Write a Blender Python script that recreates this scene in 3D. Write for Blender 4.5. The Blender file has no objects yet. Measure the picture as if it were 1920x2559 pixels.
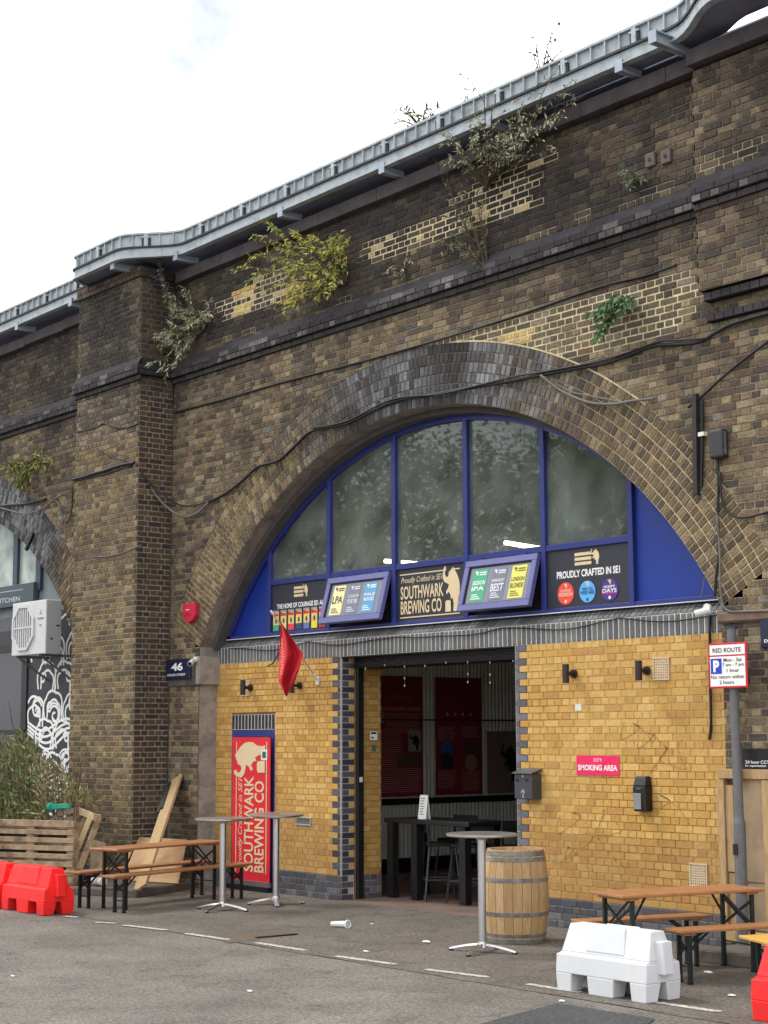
import bpy, bmesh, math, random
from math import sin, cos, pi, radians, sqrt, atan2, hypot
from mathutils import Vector, Matrix, noise
from mathutils.geometry import tessellate_polygon
R = random.Random(7)
SC = bpy.context.scene
COL = SC.collection
# ------------------------------------------------------------------ camera
YAW, PIT, ROL = 0.87672, 0.13632, -0.0031
CAMP = Vector((11.21585, -12.7532, 2.00835))
FPX, IW, IH = 4083.75, 1920.0, 2559.0
_fw = Vector((-sin(YAW)*cos(PIT), cos(YAW)*cos(PIT), sin(PIT)))
_r0 = Vector((cos(YAW), sin(YAW), 0)); _u0 = _r0.cross(_fw)
_rt = cos(ROL)*_r0 + sin(ROL)*_u0; _up = -sin(ROL)*_r0 + cos(ROL)*_u0
cd = bpy.data.cameras.new('camera'); cam = bpy.data.objects.new('camera', cd); COL.objects.link(cam)
cd.sensor_fit = 'VERTICAL'; cd.sensor_height = 36.0; cd.lens = FPX/IH*36.0
cd.clip_start = 0.1; cd.clip_end = 2000
cam.matrix_world = Matrix(((_rt.x, _up.x, -_fw.x, CAMP.x), (_rt.y, _up.y, -_fw.y, CAMP.y), (_rt.z, _up.z, -_fw.z, CAMP.z), (0, 0, 0, 1)))
SC.camera = cam
SC.render.resolution_x, SC.render.resolution_y = 768, 1024
# ------------------------------------------------------------------ world, sun, exposure
SUN_EL, SUN_AZ = radians(52), radians(-150)      # azimuth: where the sun stands, from +X towards +Y
wd = bpy.data.worlds.new('World'); SC.world = wd; wd.use_nodes = True
nt = wd.node_tree; nt.nodes.clear()
wo = nt.nodes.new('ShaderNodeOutputWorld'); bg = nt.nodes.new('ShaderNodeBackground')
sky = nt.nodes.new('ShaderNodeTexSky'); sky.sky_type = 'NISHITA'; sky.sun_disc = False
sky.sun_elevation = SUN_EL; sky.sun_rotation = pi/2 - SUN_AZ
sky.air_density = 1.0; sky.dust_density = 3.0
tc = nt.nodes.new('ShaderNodeTexCoord')
cn = nt.nodes.new('ShaderNodeTexNoise'); cn.inputs['Scale'].default_value = 3.2; cn.inputs['Detail'].default_value = 6; cn.inputs['Roughness'].default_value = 0.55
cr = nt.nodes.new('ShaderNodeValToRGB')
cr.color_ramp.elements[0].position = 0.36; cr.color_ramp.elements[0].color = (4.6, 5.0, 5.7, 1)
cr.color_ramp.elements[1].position = 0.52; cr.color_ramp.elements[1].color = (15.5, 15.6, 15.8, 1)
mx = nt.nodes.new('ShaderNodeMixRGB'); mx.inputs[0].default_value = 0.88
nt.links.new(tc.outputs['Generated'], cn.inputs['Vector']); nt.links.new(cn.outputs['Fac'], cr.inputs['Fac'])
nt.links.new(sky.outputs['Color'], mx.inputs[1]); nt.links.new(cr.outputs['Color'], mx.inputs[2])
nt.links.new(mx.outputs[0], bg.inputs['Color']); bg.inputs['Strength'].default_value = 0.115
nt.links.new(bg.outputs[0], wo.inputs['Surface'])
sl = bpy.data.lights.new('sun', 'SUN'); sl.energy = 1.4; sl.angle = radians(18); sl.color = (1, 0.96, 0.9)
sun = bpy.data.objects.new('sun', sl); COL.objects.link(sun)
_sd = Vector((cos(SUN_EL)*cos(SUN_AZ), cos(SUN_EL)*sin(SUN_AZ), sin(SUN_EL)))
sun.rotation_euler = _sd.to_track_quat('Z', 'Y').to_euler(); sun.location = _sd*40
vs = SC.view_settings; vs.view_transform = 'Standard'; vs.look = 'None'; vs.exposure = 0.42; vs.gamma = 1.0; vs.use_curve_mapping = False
SC.cycles.use_denoising = True; SC.cycles.max_bounces = 8; SC.cycles.transparent_max_bounces = 12
SC.cycles.use_adaptive_sampling = True; SC.cycles.adaptive_threshold = 0.02

# ------------------------------------------------------------------ helpers
def at(px, py, ax, val):
    """the place seen at photo pixel (px, py) on the plane axis ax = val"""
    d = _fw + _rt*((px-IW/2)/FPX) - _up*((py-IH/2)/FPX)
    return CAMP + d*((val-CAMP[ax])/d[ax])
def proj(P):
    d = Vector(P)-CAMP; z = d.dot(_fw)
    if z <= 0: return (-9e9, -9e9, z)
    return (IW/2+FPX*d.dot(_rt)/z, IH/2-FPX*d.dot(_up)/z, z)
def lin(c): return tuple(((v/255)/12.92 if v <= 10 else (((v/255)+0.055)/1.055)**2.4) for v in c)
def S(r, g, b): return lin((r, g, b))
def mixc(a, b, t): return tuple(a[i]*(1-t)+b[i]*t for i in range(3))
def mulc(a, k): return tuple(v*k for v in a)

class MB:
    def __init__(s): s.v = []; s.f = []; s.c = []
    def add(s, vs, fs, col=None):
        o = len(s.v); s.v += [tuple(v) for v in vs]
        for f in fs: s.f.append([i+o for i in f]); s.c.append(col)
        return s
    def box(s, x0, x1, y0, y1, z0, z1, M=None, col=None):
        vs = [Vector((x, y, z)) for z in (z0, z1) for y in (y0, y1) for x in (x0, x1)]
        if M is not None: vs = [M @ v for v in vs]
        return s.add(vs, [(0,2,3,1), (4,5,7,6), (0,1,5,4), (2,6,7,3), (0,4,6,2), (1,3,7,5)], col)
    def frus(s, a, b, z0, z1, M=None, col=None):
        """a, b = (x0,x1,y0,y1) at z0 and z1"""
        vs = [Vector((x, y, z)) for (q, z) in ((a, z0), (b, z1)) for y in q[2:] for x in q[:2]]
        if M is not None: vs = [M @ v for v in vs]
        return s.add(vs, [(0,2,3,1), (4,5,7,6), (0,1,5,4), (2,6,7,3), (0,4,6,2), (1,3,7,5)], col)
    def bar(s, p, q, w, h, up=(0,0,1), col=None):
        p, q = Vector(p), Vector(q); d = (q-p).normalized(); u = Vector(up)
        if abs(d.dot(u)) > 0.99: u = Vector((0,1,0))
        a = d.cross(u).normalized()*w/2; b = a.cross(d).normalized()*h/2
        vs = [p-a-b, p+a-b, p+a+b, p-a+b, q-a-b, q+a-b, q+a+b, q-a+b]
        return s.add(vs, [(0,1,2,3), (7,6,5,4), (0,4,5,1), (1,5,6,2), (2,6,7,3), (3,7,4,0)], col)
    def cyl(s, p, q, r, seg=12, r2=None, cap=True, col=None):
        p, q = Vector(p), Vector(q); d = (q-p).normalized(); u = Vector((0,0,1)) if abs(d.z) < .95 else Vector((1,0,0))
        a = d.cross(u).normalized(); b = a.cross(d); r2 = r if r2 is None else r2
        vs = [p+(a*cos(t)+b*sin(t))*r for t in [2*pi*i/seg for i in range(seg)]] + [q+(a*cos(t)+b*sin(t))*r2 for t in [2*pi*i/seg for i in range(seg)]]
        fs = [(i, (i+1) % seg, seg+(i+1) % seg, seg+i) for i in range(seg)]
        if cap: fs += [tuple(range(seg-1, -1, -1)), tuple(range(seg, 2*seg))]
        return s.add(vs, fs, col)
    def tube(s, path, r, seg=6, col=None):
        path = [Vector(p) for p in path]; n = len(path); vs = []; a = None
        for i, p in enumerate(path):
            d = (path[min(i+1, n-1)]-path[max(i-1, 0)]).normalized()
            if a is None:
                u = Vector((0,0,1)) if abs(d.z) < .95 else Vector((1,0,0)); a = d.cross(u).normalized()
            else: a = (a-d*a.dot(d)).normalized()
            b = d.cross(a); rr = r[i] if isinstance(r, (list, tuple)) else r
            vs += [p+(a*cos(2*pi*k/seg)+b*sin(2*pi*k/seg))*rr for k in range(seg)]
        fs = [(i*seg+k, i*seg+(k+1) % seg, (i+1)*seg+(k+1) % seg, (i+1)*seg+k) for i in range(n-1) for k in range(seg)]
        fs += [tuple(range(seg-1, -1, -1)), tuple(range((n-1)*seg, n*seg))]
        return s.add(vs, fs, col)
    def lathe(s, prof, seg=24, c=(0,0,0), col=None, a0=0, a1=2*pi):
        c = Vector(c); n = len(prof); full = abs(a1-a0-2*pi) < 1e-6; m = seg if full else seg+1; vs = []
        for (r, z) in prof:
            for k in range(m):
                t = a0+(a1-a0)*k/seg; vs.append(c+Vector((r*cos(t), r*sin(t), z)))
        fs = [(i*m+k, i*m+(k+1) % m, (i+1)*m+(k+1) % m, (i+1)*m+k) for i in range(n-1) for k in range(seg)]
        return s.add(vs, fs, col)
    def flat(s, poly, fr, n=0.0, col=None):
        """a flat polygon (u, v) put through frame fr(u, v, n); may be concave"""
        vs = [fr(u, v, n) for u, v in poly]
        if len(poly) <= 4: return s.add(vs, [tuple(range(len(poly)))], col)
        tr = tessellate_polygon([[Vector((u, v, 0)) for u, v in poly]])
        return s.add(vs, [tuple(t) for t in tr], col)
    def slab(s, poly, fr, n0, n1, col=None):
        k = len(poly); vs = [fr(u, v, n0) for u, v in poly]+[fr(u, v, n1) for u, v in poly]
        tr = tessellate_polygon([[Vector((u, v, 0)) for u, v in poly]]) if k > 4 else [tuple(range(k))]
        fs = [tuple(i+k for i in t) for t in tr]+[tuple(reversed(t)) for t in tr]+[(i, (i+1) % k, k+(i+1) % k, k+i) for i in range(k)]
        return s.add(vs, fs, col)
    def build(s, name, mat, parent=None, local=False, smooth=False, bevel=0, seg=1, fix=True):
        me = bpy.data.meshes.new(name); me.from_pydata(s.v, [], s.f)
        if any(c is not None for c in s.c):
            a = me.attributes.new('col', 'FLOAT_COLOR', 'FACE'); buf = []
            for c in s.c: c = c or (1,1,1); buf += [c[0], c[1], c[2], 1.0]
            if len(buf) == 4*len(me.polygons): a.data.foreach_set('color', buf)
        if mat: me.materials.append(mat)
        if fix:
            bm = bmesh.new(); bm.from_mesh(me); bmesh.ops.recalc_face_normals(bm, faces=bm.faces); bm.to_mesh(me); bm.free()
        if smooth: me.polygons.foreach_set('use_smooth', [True]*len(me.polygons))
        me.update()
        return link(name, me, parent, local, bevel, seg)
def link(name, me, parent=None, local=False, bevel=0, seg=1):
    o = bpy.data.objects.new(name, me); COL.objects.link(o)
    if parent is not None:
        o.parent = parent
        if not local and parent.type == 'EMPTY': o.matrix_parent_inverse = Matrix.Translation(parent.location).inverted()
    if bevel:
        m = o.modifiers.new('bevel', 'BEVEL'); m.width = bevel; m.segments = seg; m.limit_method = 'ANGLE'; m.angle_limit = radians(40)
    return o
def thing(name, label, cat, loc=(0,0,0), rz=0, group=None):
    o = bpy.data.objects.new(name, None); COL.objects.link(o); o.empty_display_size = .1
    o.location = loc; o.rotation_euler = (0, 0, rz); o['label'] = label; o['category'] = cat
    if group: o['group'] = group
    return o
def tag(o, label, cat, group=None, kind=None):
    o['label'] = label
    if cat: o['category'] = cat
    if group: o['group'] = group
    if kind: o['kind'] = kind
    return o
def struct(o, label=None, cat=None):
    o['kind'] = 'structure'
    if label: o['label'] = label
    if cat: o['category'] = cat
    return o
def copy_tree(o, parent=None, loc=None, rz=None, label=None):
    c = o.copy(); COL.objects.link(c); c.parent = parent
    if loc is not None: c.location = loc
    if rz is not None: c.rotation_euler = (0, 0, rz)
    if label: c['label'] = label
    for ch in list(o.children): copy_tree(ch, c)
    return c
def XZ(y):
    """frame on a wall facing -Y: u = X, v = Z, n towards the street"""
    return lambda u, v, n: Vector((u, y-n, v))
def plane(o, ux, uy):
    o, ux, uy = Vector(o), Vector(ux).normalized(), Vector(uy).normalized(); nn = ux.cross(uy)
    return lambda u, v, n: o+ux*u+uy*v+nn*n
def rect(u0, u1, v0, v1): return [(u0, v0), (u1, v0), (u1, v1), (u0, v1)]
def disc(cu, cv, r, k=24, ry=None): return [(cu+r*cos(2*pi*i/k), cv+(ry or r)*sin(2*pi*i/k)) for i in range(k)]
def ribbon(pts, w):
    """outline quads of a painted line"""
    out = []
    for i in range(len(pts)-1):
        (x0, y0), (x1, y1) = pts[i], pts[i+1]; dx, dy = x1-x0, y1-y0; l = hypot(dx, dy) or 1; nx, ny = -dy/l*w/2, dx/l*w/2; ex, ey = dx/l*w*.25, dy/l*w*.25
        out.append([(x0+nx-ex, y0+ny-ey), (x0-nx-ex, y0-ny-ey), (x1-nx+ex, y1-ny+ey), (x1+nx+ex, y1+ny+ey)])
    return out

# ------------------------------------------------------------------ materials
MATS = {}
def mat(name, base, rough=.7, metal=0.0, var=.15, scale=6.0, bump=0.0, bscale=60.0, attr=False, spec=.5, emit=0, dirt=None, dscale=2.0, dlo=.45, dhi=.7, coat=0.0, stretch=None):
    if name in MATS: return MATS[name]
    m = bpy.data.materials.new(name); m.use_nodes = True; n = m.node_tree.nodes; L = m.node_tree.links
    b = n['Principled BSDF']; b.inputs['Roughness'].default_value = rough; b.inputs['Metallic'].default_value = metal
    b.inputs['Specular IOR Level'].default_value = spec
    if coat: b.inputs['Coat Weight'].default_value = coat
    geo = n.new('ShaderNodeNewGeometry'); vec = geo.outputs['Position']
    if stretch:
        mp = n.new('ShaderNodeMapping'); mp.inputs['Scale'].default_value = stretch
        tcn = n.new('ShaderNodeTexCoord'); L.new(tcn.outputs['Object'], mp.inputs['Vector']); vec = mp.outputs['Vector']
    if attr:
        at_ = n.new('ShaderNodeAttribute'); at_.attribute_name = 'col'; colr = at_.outputs['Color']
    else:
        rg = n.new('ShaderNodeRGB'); rg.outputs[0].default_value = (*base, 1); colr = rg.outputs[0]
    if var:
        no = n.new('ShaderNodeTexNoise'); no.inputs['Scale'].default_value = scale; no.inputs['Detail'].default_value = 5; no.inputs['Roughness'].default_value = .65
        L.new(vec, no.inputs['Vector'])
        mr = n.new('ShaderNodeMapRange'); mr.inputs['From Min'].default_value = .25; mr.inputs['From Max'].default_value = .75
        mr.inputs['To Min'].default_value = 1-var; mr.inputs['To Max'].default_value = 1+var; L.new(no.outputs['Fac'], mr.inputs['Value'])
        mu = n.new('ShaderNodeVectorMath'); mu.operation = 'SCALE'; L.new(colr, mu.inputs[0]); L.new(mr.outputs[0], mu.inputs['Scale']); colr = mu.outputs[0]
    if dirt is not None:
        dn = n.new('ShaderNodeTexNoise'); dn.inputs['Scale'].default_value = dscale; dn.inputs['Detail'].default_value = 7; dn.inputs['Roughness'].default_value = .7
        L.new(vec, dn.inputs['Vector'])
        dm = n.new('ShaderNodeMapRange'); dm.inputs['From Min'].default_value = dlo; dm.inputs['From Max'].default_value = dhi; L.new(dn.outputs['Fac'], dm.inputs['Value'])
        mxx = n.new('ShaderNodeMixRGB'); L.new(dm.outputs[0], mxx.inputs[0]); L.new(colr, mxx.inputs[1]); mxx.inputs[2].default_value = (*dirt, 1); colr = mxx.outputs[0]
    L.new(colr, b.inputs['Base Color'])
    if bump:
        bn = n.new('ShaderNodeTexNoise'); bn.inputs['Scale'].default_value = bscale; bn.inputs['Detail'].default_value = 4; L.new(vec, bn.inputs['Vector'])
        bp = n.new('ShaderNodeBump'); bp.inputs['Strength'].default_value = bump; bp.inputs['Distance'].default_value = .01; L.new(bn.outputs['Fac'], bp.inputs['Height']); L.new(bp.outputs['Normal'], b.inputs['Normal'])
    if emit:
        b.inputs['Emission Color'].default_value = (*base, 1); b.inputs['Emission Strength'].default_value = emit
    MATS[name] = m; return m
M_BRICK = mat('old brick', (.1,.08,.06), .92, var=.62, scale=52, bump=.5, bscale=90, attr=True, spec=.2, dirt=S(44,41,41), dscale=2.2, dlo=.5, dhi=1.0)
M_MORT = mat('old mortar', (.2,.17,.13), .95, var=.3, scale=18, bump=.4, bscale=120, attr=True, spec=.15, dirt=S(52,48,47), dscale=2.2, dlo=.5, dhi=1.0)
M_YBR = mat('yellow brick', (.5,.27,.07), .8, var=.2, scale=36, bump=.25, bscale=120, attr=True, spec=.3, dirt=S(140,98,52), dscale=2.6, dlo=.52, dhi=1.0)
M_YMO = mat('yellow wall mortar', (.3,.2,.1), .95, var=.2, scale=14, bump=.3, attr=True, spec=.15, dirt=S(112,88,60), dscale=2.6, dlo=.5, dhi=.9)
M_BLU = mat('blue engineering brick', (.1,.1,.11), .5, var=.2, scale=22, bump=.15, attr=True, spec=.45)
M_STONE = mat('impost stone', S(92,84,76), .92, var=.3, scale=7, bump=.4, bscale=50, dirt=S(40,38,36), dscale=3)
M_CONC = mat('concrete', S(150,142,132), .92, var=.22, scale=9, bump=.35, bscale=70, dirt=S(108,100,92), dscale=4)
M_DCONC = mat('dark arch lining', S(82,78,76), .95, var=.25, scale=8, bump=.4, bscale=60)
M_STEEL = mat('galvanised steel', S(168,177,182), .6, metal=.1, var=.1, scale=9, dirt=S(122,126,128), dscale=6, dlo=.48, dhi=.75)
M_STEELD = mat('steel walkway soffit', S(128,134,156), .75, metal=.2, var=.25, scale=6, dirt=S(100,92,104), dscale=3)
M_BFRAME = mat('blue paint', S(38,48,116), .42, var=.12, scale=5, dirt=S(42,48,88), dscale=4, dlo=.55, dhi=.8)
M_BPANEL = mat('blue panel paint', S(20,52,140), .4, var=.1, scale=3)
M_LILAC = mat('lilac window frame', S(92,94,146), .4, var=.08, scale=8)
M_NAVY = mat('navy sign board', S(26,31,62), .4, var=.08)
M_CHAR = mat('charcoal sign board', S(42,44,54), .5, var=.1, scale=4)
M_BLACK = mat('black paint', S(20,20,22), .5, var=.2)
M_RUBBER = mat('black rubber', S(14,14,15), .8, var=.2)
M_CREAM = mat('cream print', S(216,196,156), .6, var=.05)
M_WHITE = mat('white print', S(235,235,232), .55, var=.05)
M_RED = mat('red banner', S(214,34,48), .6, var=.1, scale=3)
M_FLAG = mat('red flag cloth', S(206,40,52), .8, var=.2, scale=10)
M_PINK = mat('magenta sign', S(226,28,90), .5, var=.06)
M_ALU = mat('brushed aluminium', S(196,196,196), .3, metal=.9, var=.12, scale=30)
M_PINE = mat('varnished pine', S(162,112,70), .45, var=.3, scale=4, stretch=(14,1.2,14), dirt=S(122,72,34), dscale=2, dlo=.5, dhi=.8)
M_TIMBER = mat('raw timber', S(172,144,104), .85, var=.28, scale=5, stretch=(10,10,1.4), dirt=S(128,92,56), dscale=2.4, dlo=.55, dhi=.75)
M_PALLET = mat('weathered pallet wood', S(166,142,114), .9, var=.3, scale=9, dirt=S(96,80,64), dscale=5)
M_PLY = mat('plywood', S(180,146,106), .8, var=.16, scale=5, dirt=S(146,112,76), dscale=3)
M_BEIGE = mat('beige boarding', S(178,156,126), .85, var=.1, scale=4, dirt=S(150,128,100), dscale=3)
M_LEGS = mat('dark green steel leg', S(16,27,26), .55, var=.3)
M_STAVE = mat('oak stave', S(176,142,98), .8, var=.3, scale=5, attr=False, stretch=(8,8,1.0), dirt=S(128,92,58), dscale=3, dlo=.5, dhi=.8)
M_HOOP = mat('galvanised hoop', S(128,128,124), .6, metal=.2, var=.3, scale=8, dirt=S(80,66,54), dscale=9)
M_REDP = mat('red polyethylene', S(242,36,34), .45, var=.08, scale=3, dirt=S(178,52,46), dscale=7, dlo=.52, dhi=.72, spec=.4)
M_WHTP = mat('white polyethylene', S(204,206,208), .5, var=.06, scale=3, dirt=S(176,175,170), dscale=3, dlo=.6, dhi=.95, spec=.4)
M_CABLE = mat('black cable', S(22,22,24), .6, var=.3)
M_CABLEG = mat('grey cable', S(104,100,95), .7, var=.3)
M_PVCW = mat('white plastic', S(214,214,208), .45, var=.06)
M_ACW = mat('white sheet metal', S(206,207,206), .5, var=.05)
M_ACS = mat('grey sheet metal', S(172,174,178), .5, var=.05)
M_GREY = mat('grey painted steel', S(104,104,106), .6, metal=.2, var=.2, scale=12, dirt=S(150,148,144), dscale=9, dlo=.62, dhi=.7)
M_LBOX = mat('dark grey box', S(60,62,68), .5, var=.1)
M_TERRA = mat('terracotta vent', S(204,182,150), .8, var=.1)
M_CORR = mat('corrugated sheet', S(206,206,200), .6, metal=0, var=.15, scale=5)
M_INT = mat('dark interior', S(40,38,38), .9, var=.2)
M_POST = mat('maroon poster', S(122,36,52), .6, var=.1)
M_POSTL = mat('poster print', S(190,130,130), .7, var=.2)
M_TUBE = mat('lit fluorescent tube', (1.0, .86, .55), .5, emit=8, var=0)
M_FLOOR = mat('bar floor', S(120,92,84), .7, var=.25, scale=3, dirt=S(70,60,58), dscale=2)
def glass_mat(name, tint, refl, dirt_sheen_col, dirt_sheen_amt):
    m = bpy.data.materials.new(name); m.use_nodes = True; n = m.node_tree.nodes; L = m.node_tree.links; n.clear()
    out = n.new('ShaderNodeOutputMaterial'); tr = n.new('ShaderNodeBsdfTransparent'); tr.inputs[0].default_value = (*tint, 1)
    gl = n.new('ShaderNodeBsdfGlossy'); gl.inputs['Roughness'].default_value = .018; gl.inputs['Color'].default_value = (.93,.96,.94,1)
    fr = n.new('ShaderNodeFresnel'); fr.inputs['IOR'].default_value = refl
    df = n.new('ShaderNodeBsdfDiffuse'); df.inputs[0].default_value = (*dirt_sheen_col, 1)
    geo = n.new('ShaderNodeNewGeometry'); no = n.new('ShaderNodeTexNoise'); no.inputs['Scale'].default_value = 2.2; no.inputs['Detail'].default_value = 7
    L.new(geo.outputs['Position'], no.inputs['Vector'])
    mr = n.new('ShaderNodeMapRange'); mr.inputs['From Min'].default_value = .3; mr.inputs['From Max'].default_value = .75; mr.inputs['To Min'].default_value = dirt_sheen_amt*.4; mr.inputs['To Max'].default_value = dirt_sheen_amt*1.6
    L.new(no.outputs['Fac'], mr.inputs['Value'])
    m1 = n.new('ShaderNodeMixShader'); L.new(mr.outputs[0], m1.inputs[0]); L.new(tr.outputs[0], m1.inputs[1]); L.new(df.outputs[0], m1.inputs[2])
    m2 = n.new('ShaderNodeMixShader'); L.new(fr.outputs[0], m2.inputs[0]); L.new(m1.outputs[0], m2.inputs[1]); L.new(gl.outputs[0], m2.inputs[2])
    bp = n.new('ShaderNodeBump'); bp.inputs['Strength'].default_value = .002; bp.inputs['Distance'].default_value = .02; n2 = n.new('ShaderNodeTexNoise'); n2.inputs['Scale'].default_value = 1.1; n2.inputs['Detail'].default_value = 0
    L.new(geo.outputs['Position'], n2.inputs['Vector']); L.new(n2.outputs['Fac'], bp.inputs['Height']); L.new(bp.outputs[0], gl.inputs['Normal'])
    L.new(m2.outputs[0], out.inputs[0]); MATS[name] = m; return m
M_GLASS = glass_mat('dusty window glass', (.5,.55,.51), 1.72, S(146,156,147), .33)
M_GLASSL = glass_mat('pale reflection-look glass', (.45,.5,.5), 1.9, S(196,206,196), .75)  # strong pale diffuse share imitates the sheen of reflective panes
def colmat(r, g, b, rough=.6): return mat('print %d %d %d' % (r, g, b), S(r, g, b), rough, var=.06)
# ------------------------------------------------------------------ lettering
def text_polys(body, bold=0.0, shear=0.0, space=1.0):
    cu = bpy.data.curves.new('lettering', 'FONT'); cu.body = body; cu.size = 1; cu.offset = bold; cu.shear = shear; cu.space_character = space; cu.resolution_u = 3
    ob = bpy.data.objects.new('lettering', cu); COL.objects.link(ob)
    dg = bpy.context.evaluated_depsgraph_get(); dg.update(); me = bpy.data.meshes.new_from_object(ob.evaluated_get(dg))
    vs = [(v.co.x, v.co.y) for v in me.vertices]; fs = [tuple(p.vertices) for p in me.polygons]
    bpy.data.objects.remove(ob); bpy.data.curves.remove(cu); bpy.data.meshes.remove(me)
    x0 = min(v[0] for v in vs); x1 = max(v[0] for v in vs); y0 = min(v[1] for v in vs); y1 = max(v[1] for v in vs)
    return [((x-x0)/(x1-x0), (y-y0)/(y1-y0)) for x, y in vs], fs
_TC = {}
def text(mb, body, u0, u1, v0, v1, fr, n=.0, bold=.012, shear=0.0, space=1.0, rot=False):
    """fills the rectangle; rot = True reads upwards"""
    k = (body, bold, shear, space)
    if k not in _TC: _TC[k] = text_polys(*k)
    vs, fs = _TC[k]
    if rot: pts = [fr(u1-y*(u1-u0), v0+x*(v1-v0), n) for x, y in vs]
    else: pts = [fr(u0+x*(u1-u0), v0+y*(v1-v0), n) for x, y in vs]
    mb.add(pts, fs)
ELE = [(.05,1.56),(.14,1.62),(.2,1.53),(.13,1.44),(.11,1.32),(.2,1.21),(.31,1.24),(.36,1.4),(.5,1.46),(.62,1.56),(.7,1.44),(.8,1.34),(.88,1.22),(.96,1.06),(1.0,.84),(.98,.6),(.9,.42),(.87,.14),(.9,0),(.6,0),(.63,.28),(.55,.5),(.46,.42),(.44,.58),(.33,.7),(.21,.6),(.17,.72),(.29,.82),(.35,.96),(.22,1.0),(.07,1.06),(-.03,1.2),(0,1.42)]
TANK = [(.2,0),(.54,0),(.52,.36),(.46,.4),(.26,.4),(.2,.34)]
def logo(parent, w, h, fr, mc, lines=True, n=.004, rot=False):
    """the brewery's sign: rules, script line, two lines of capitals, elephant with a tankard"""
    def F(u, v, k): return fr(h-v, u, k) if rot else fr(u, v, k)
    m = MB()
    if lines:
        m.flat(rect(0, .78*w, .93*h, .955*h), F, n); m.flat(rect(.86*w, w, .93*h, .955*h), F, n); m.flat(rect(0, w, 0, .025*h), F, n)
    m.build('rule', mc, parent)
    m = MB(); text(m, 'Proudly Crafted in SE1', .02*w, .72*w, .72*h, .88*h, F, n, bold=.004, shear=.35); m.build('script_lettering', mc, parent)
    m = MB(); text(m, 'SOUTHWARK', .01*w, .735*w, .40*h, .69*h, F, n, bold=.02); text(m, 'BREWING CO', .01*w, .70*w, .08*h, .37*h, F, n, bold=.02); m.build('lettering', mc, parent)
    m = MB(); s = .27*w; m.flat([(.73*w+x*s, .06*h+y*h*.6) for x, y in ELE], F, n+.001); m.build('elephant_emblem', mc, parent)
    m = MB(); m.flat([(.71*w+x*s, .06*h+y*h*.6) for x, y in TANK], F, n+.002); m.build('tankard_emblem', mc, parent)
def minilogo(parent, u0, v0, w, h, fr, mc, n=.004):
    m = MB()
    for k in range(3): m.flat(rect(u0, u0+w*.68, v0+h*(.04+.3*k), v0+h*(.24+.3*k)), fr, n)
    m.flat([(u0+w*(.66+x*.34), v0+y/1.62*h) for x, y in ELE], fr, n); m.build('small_emblem', mc, parent)
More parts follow.
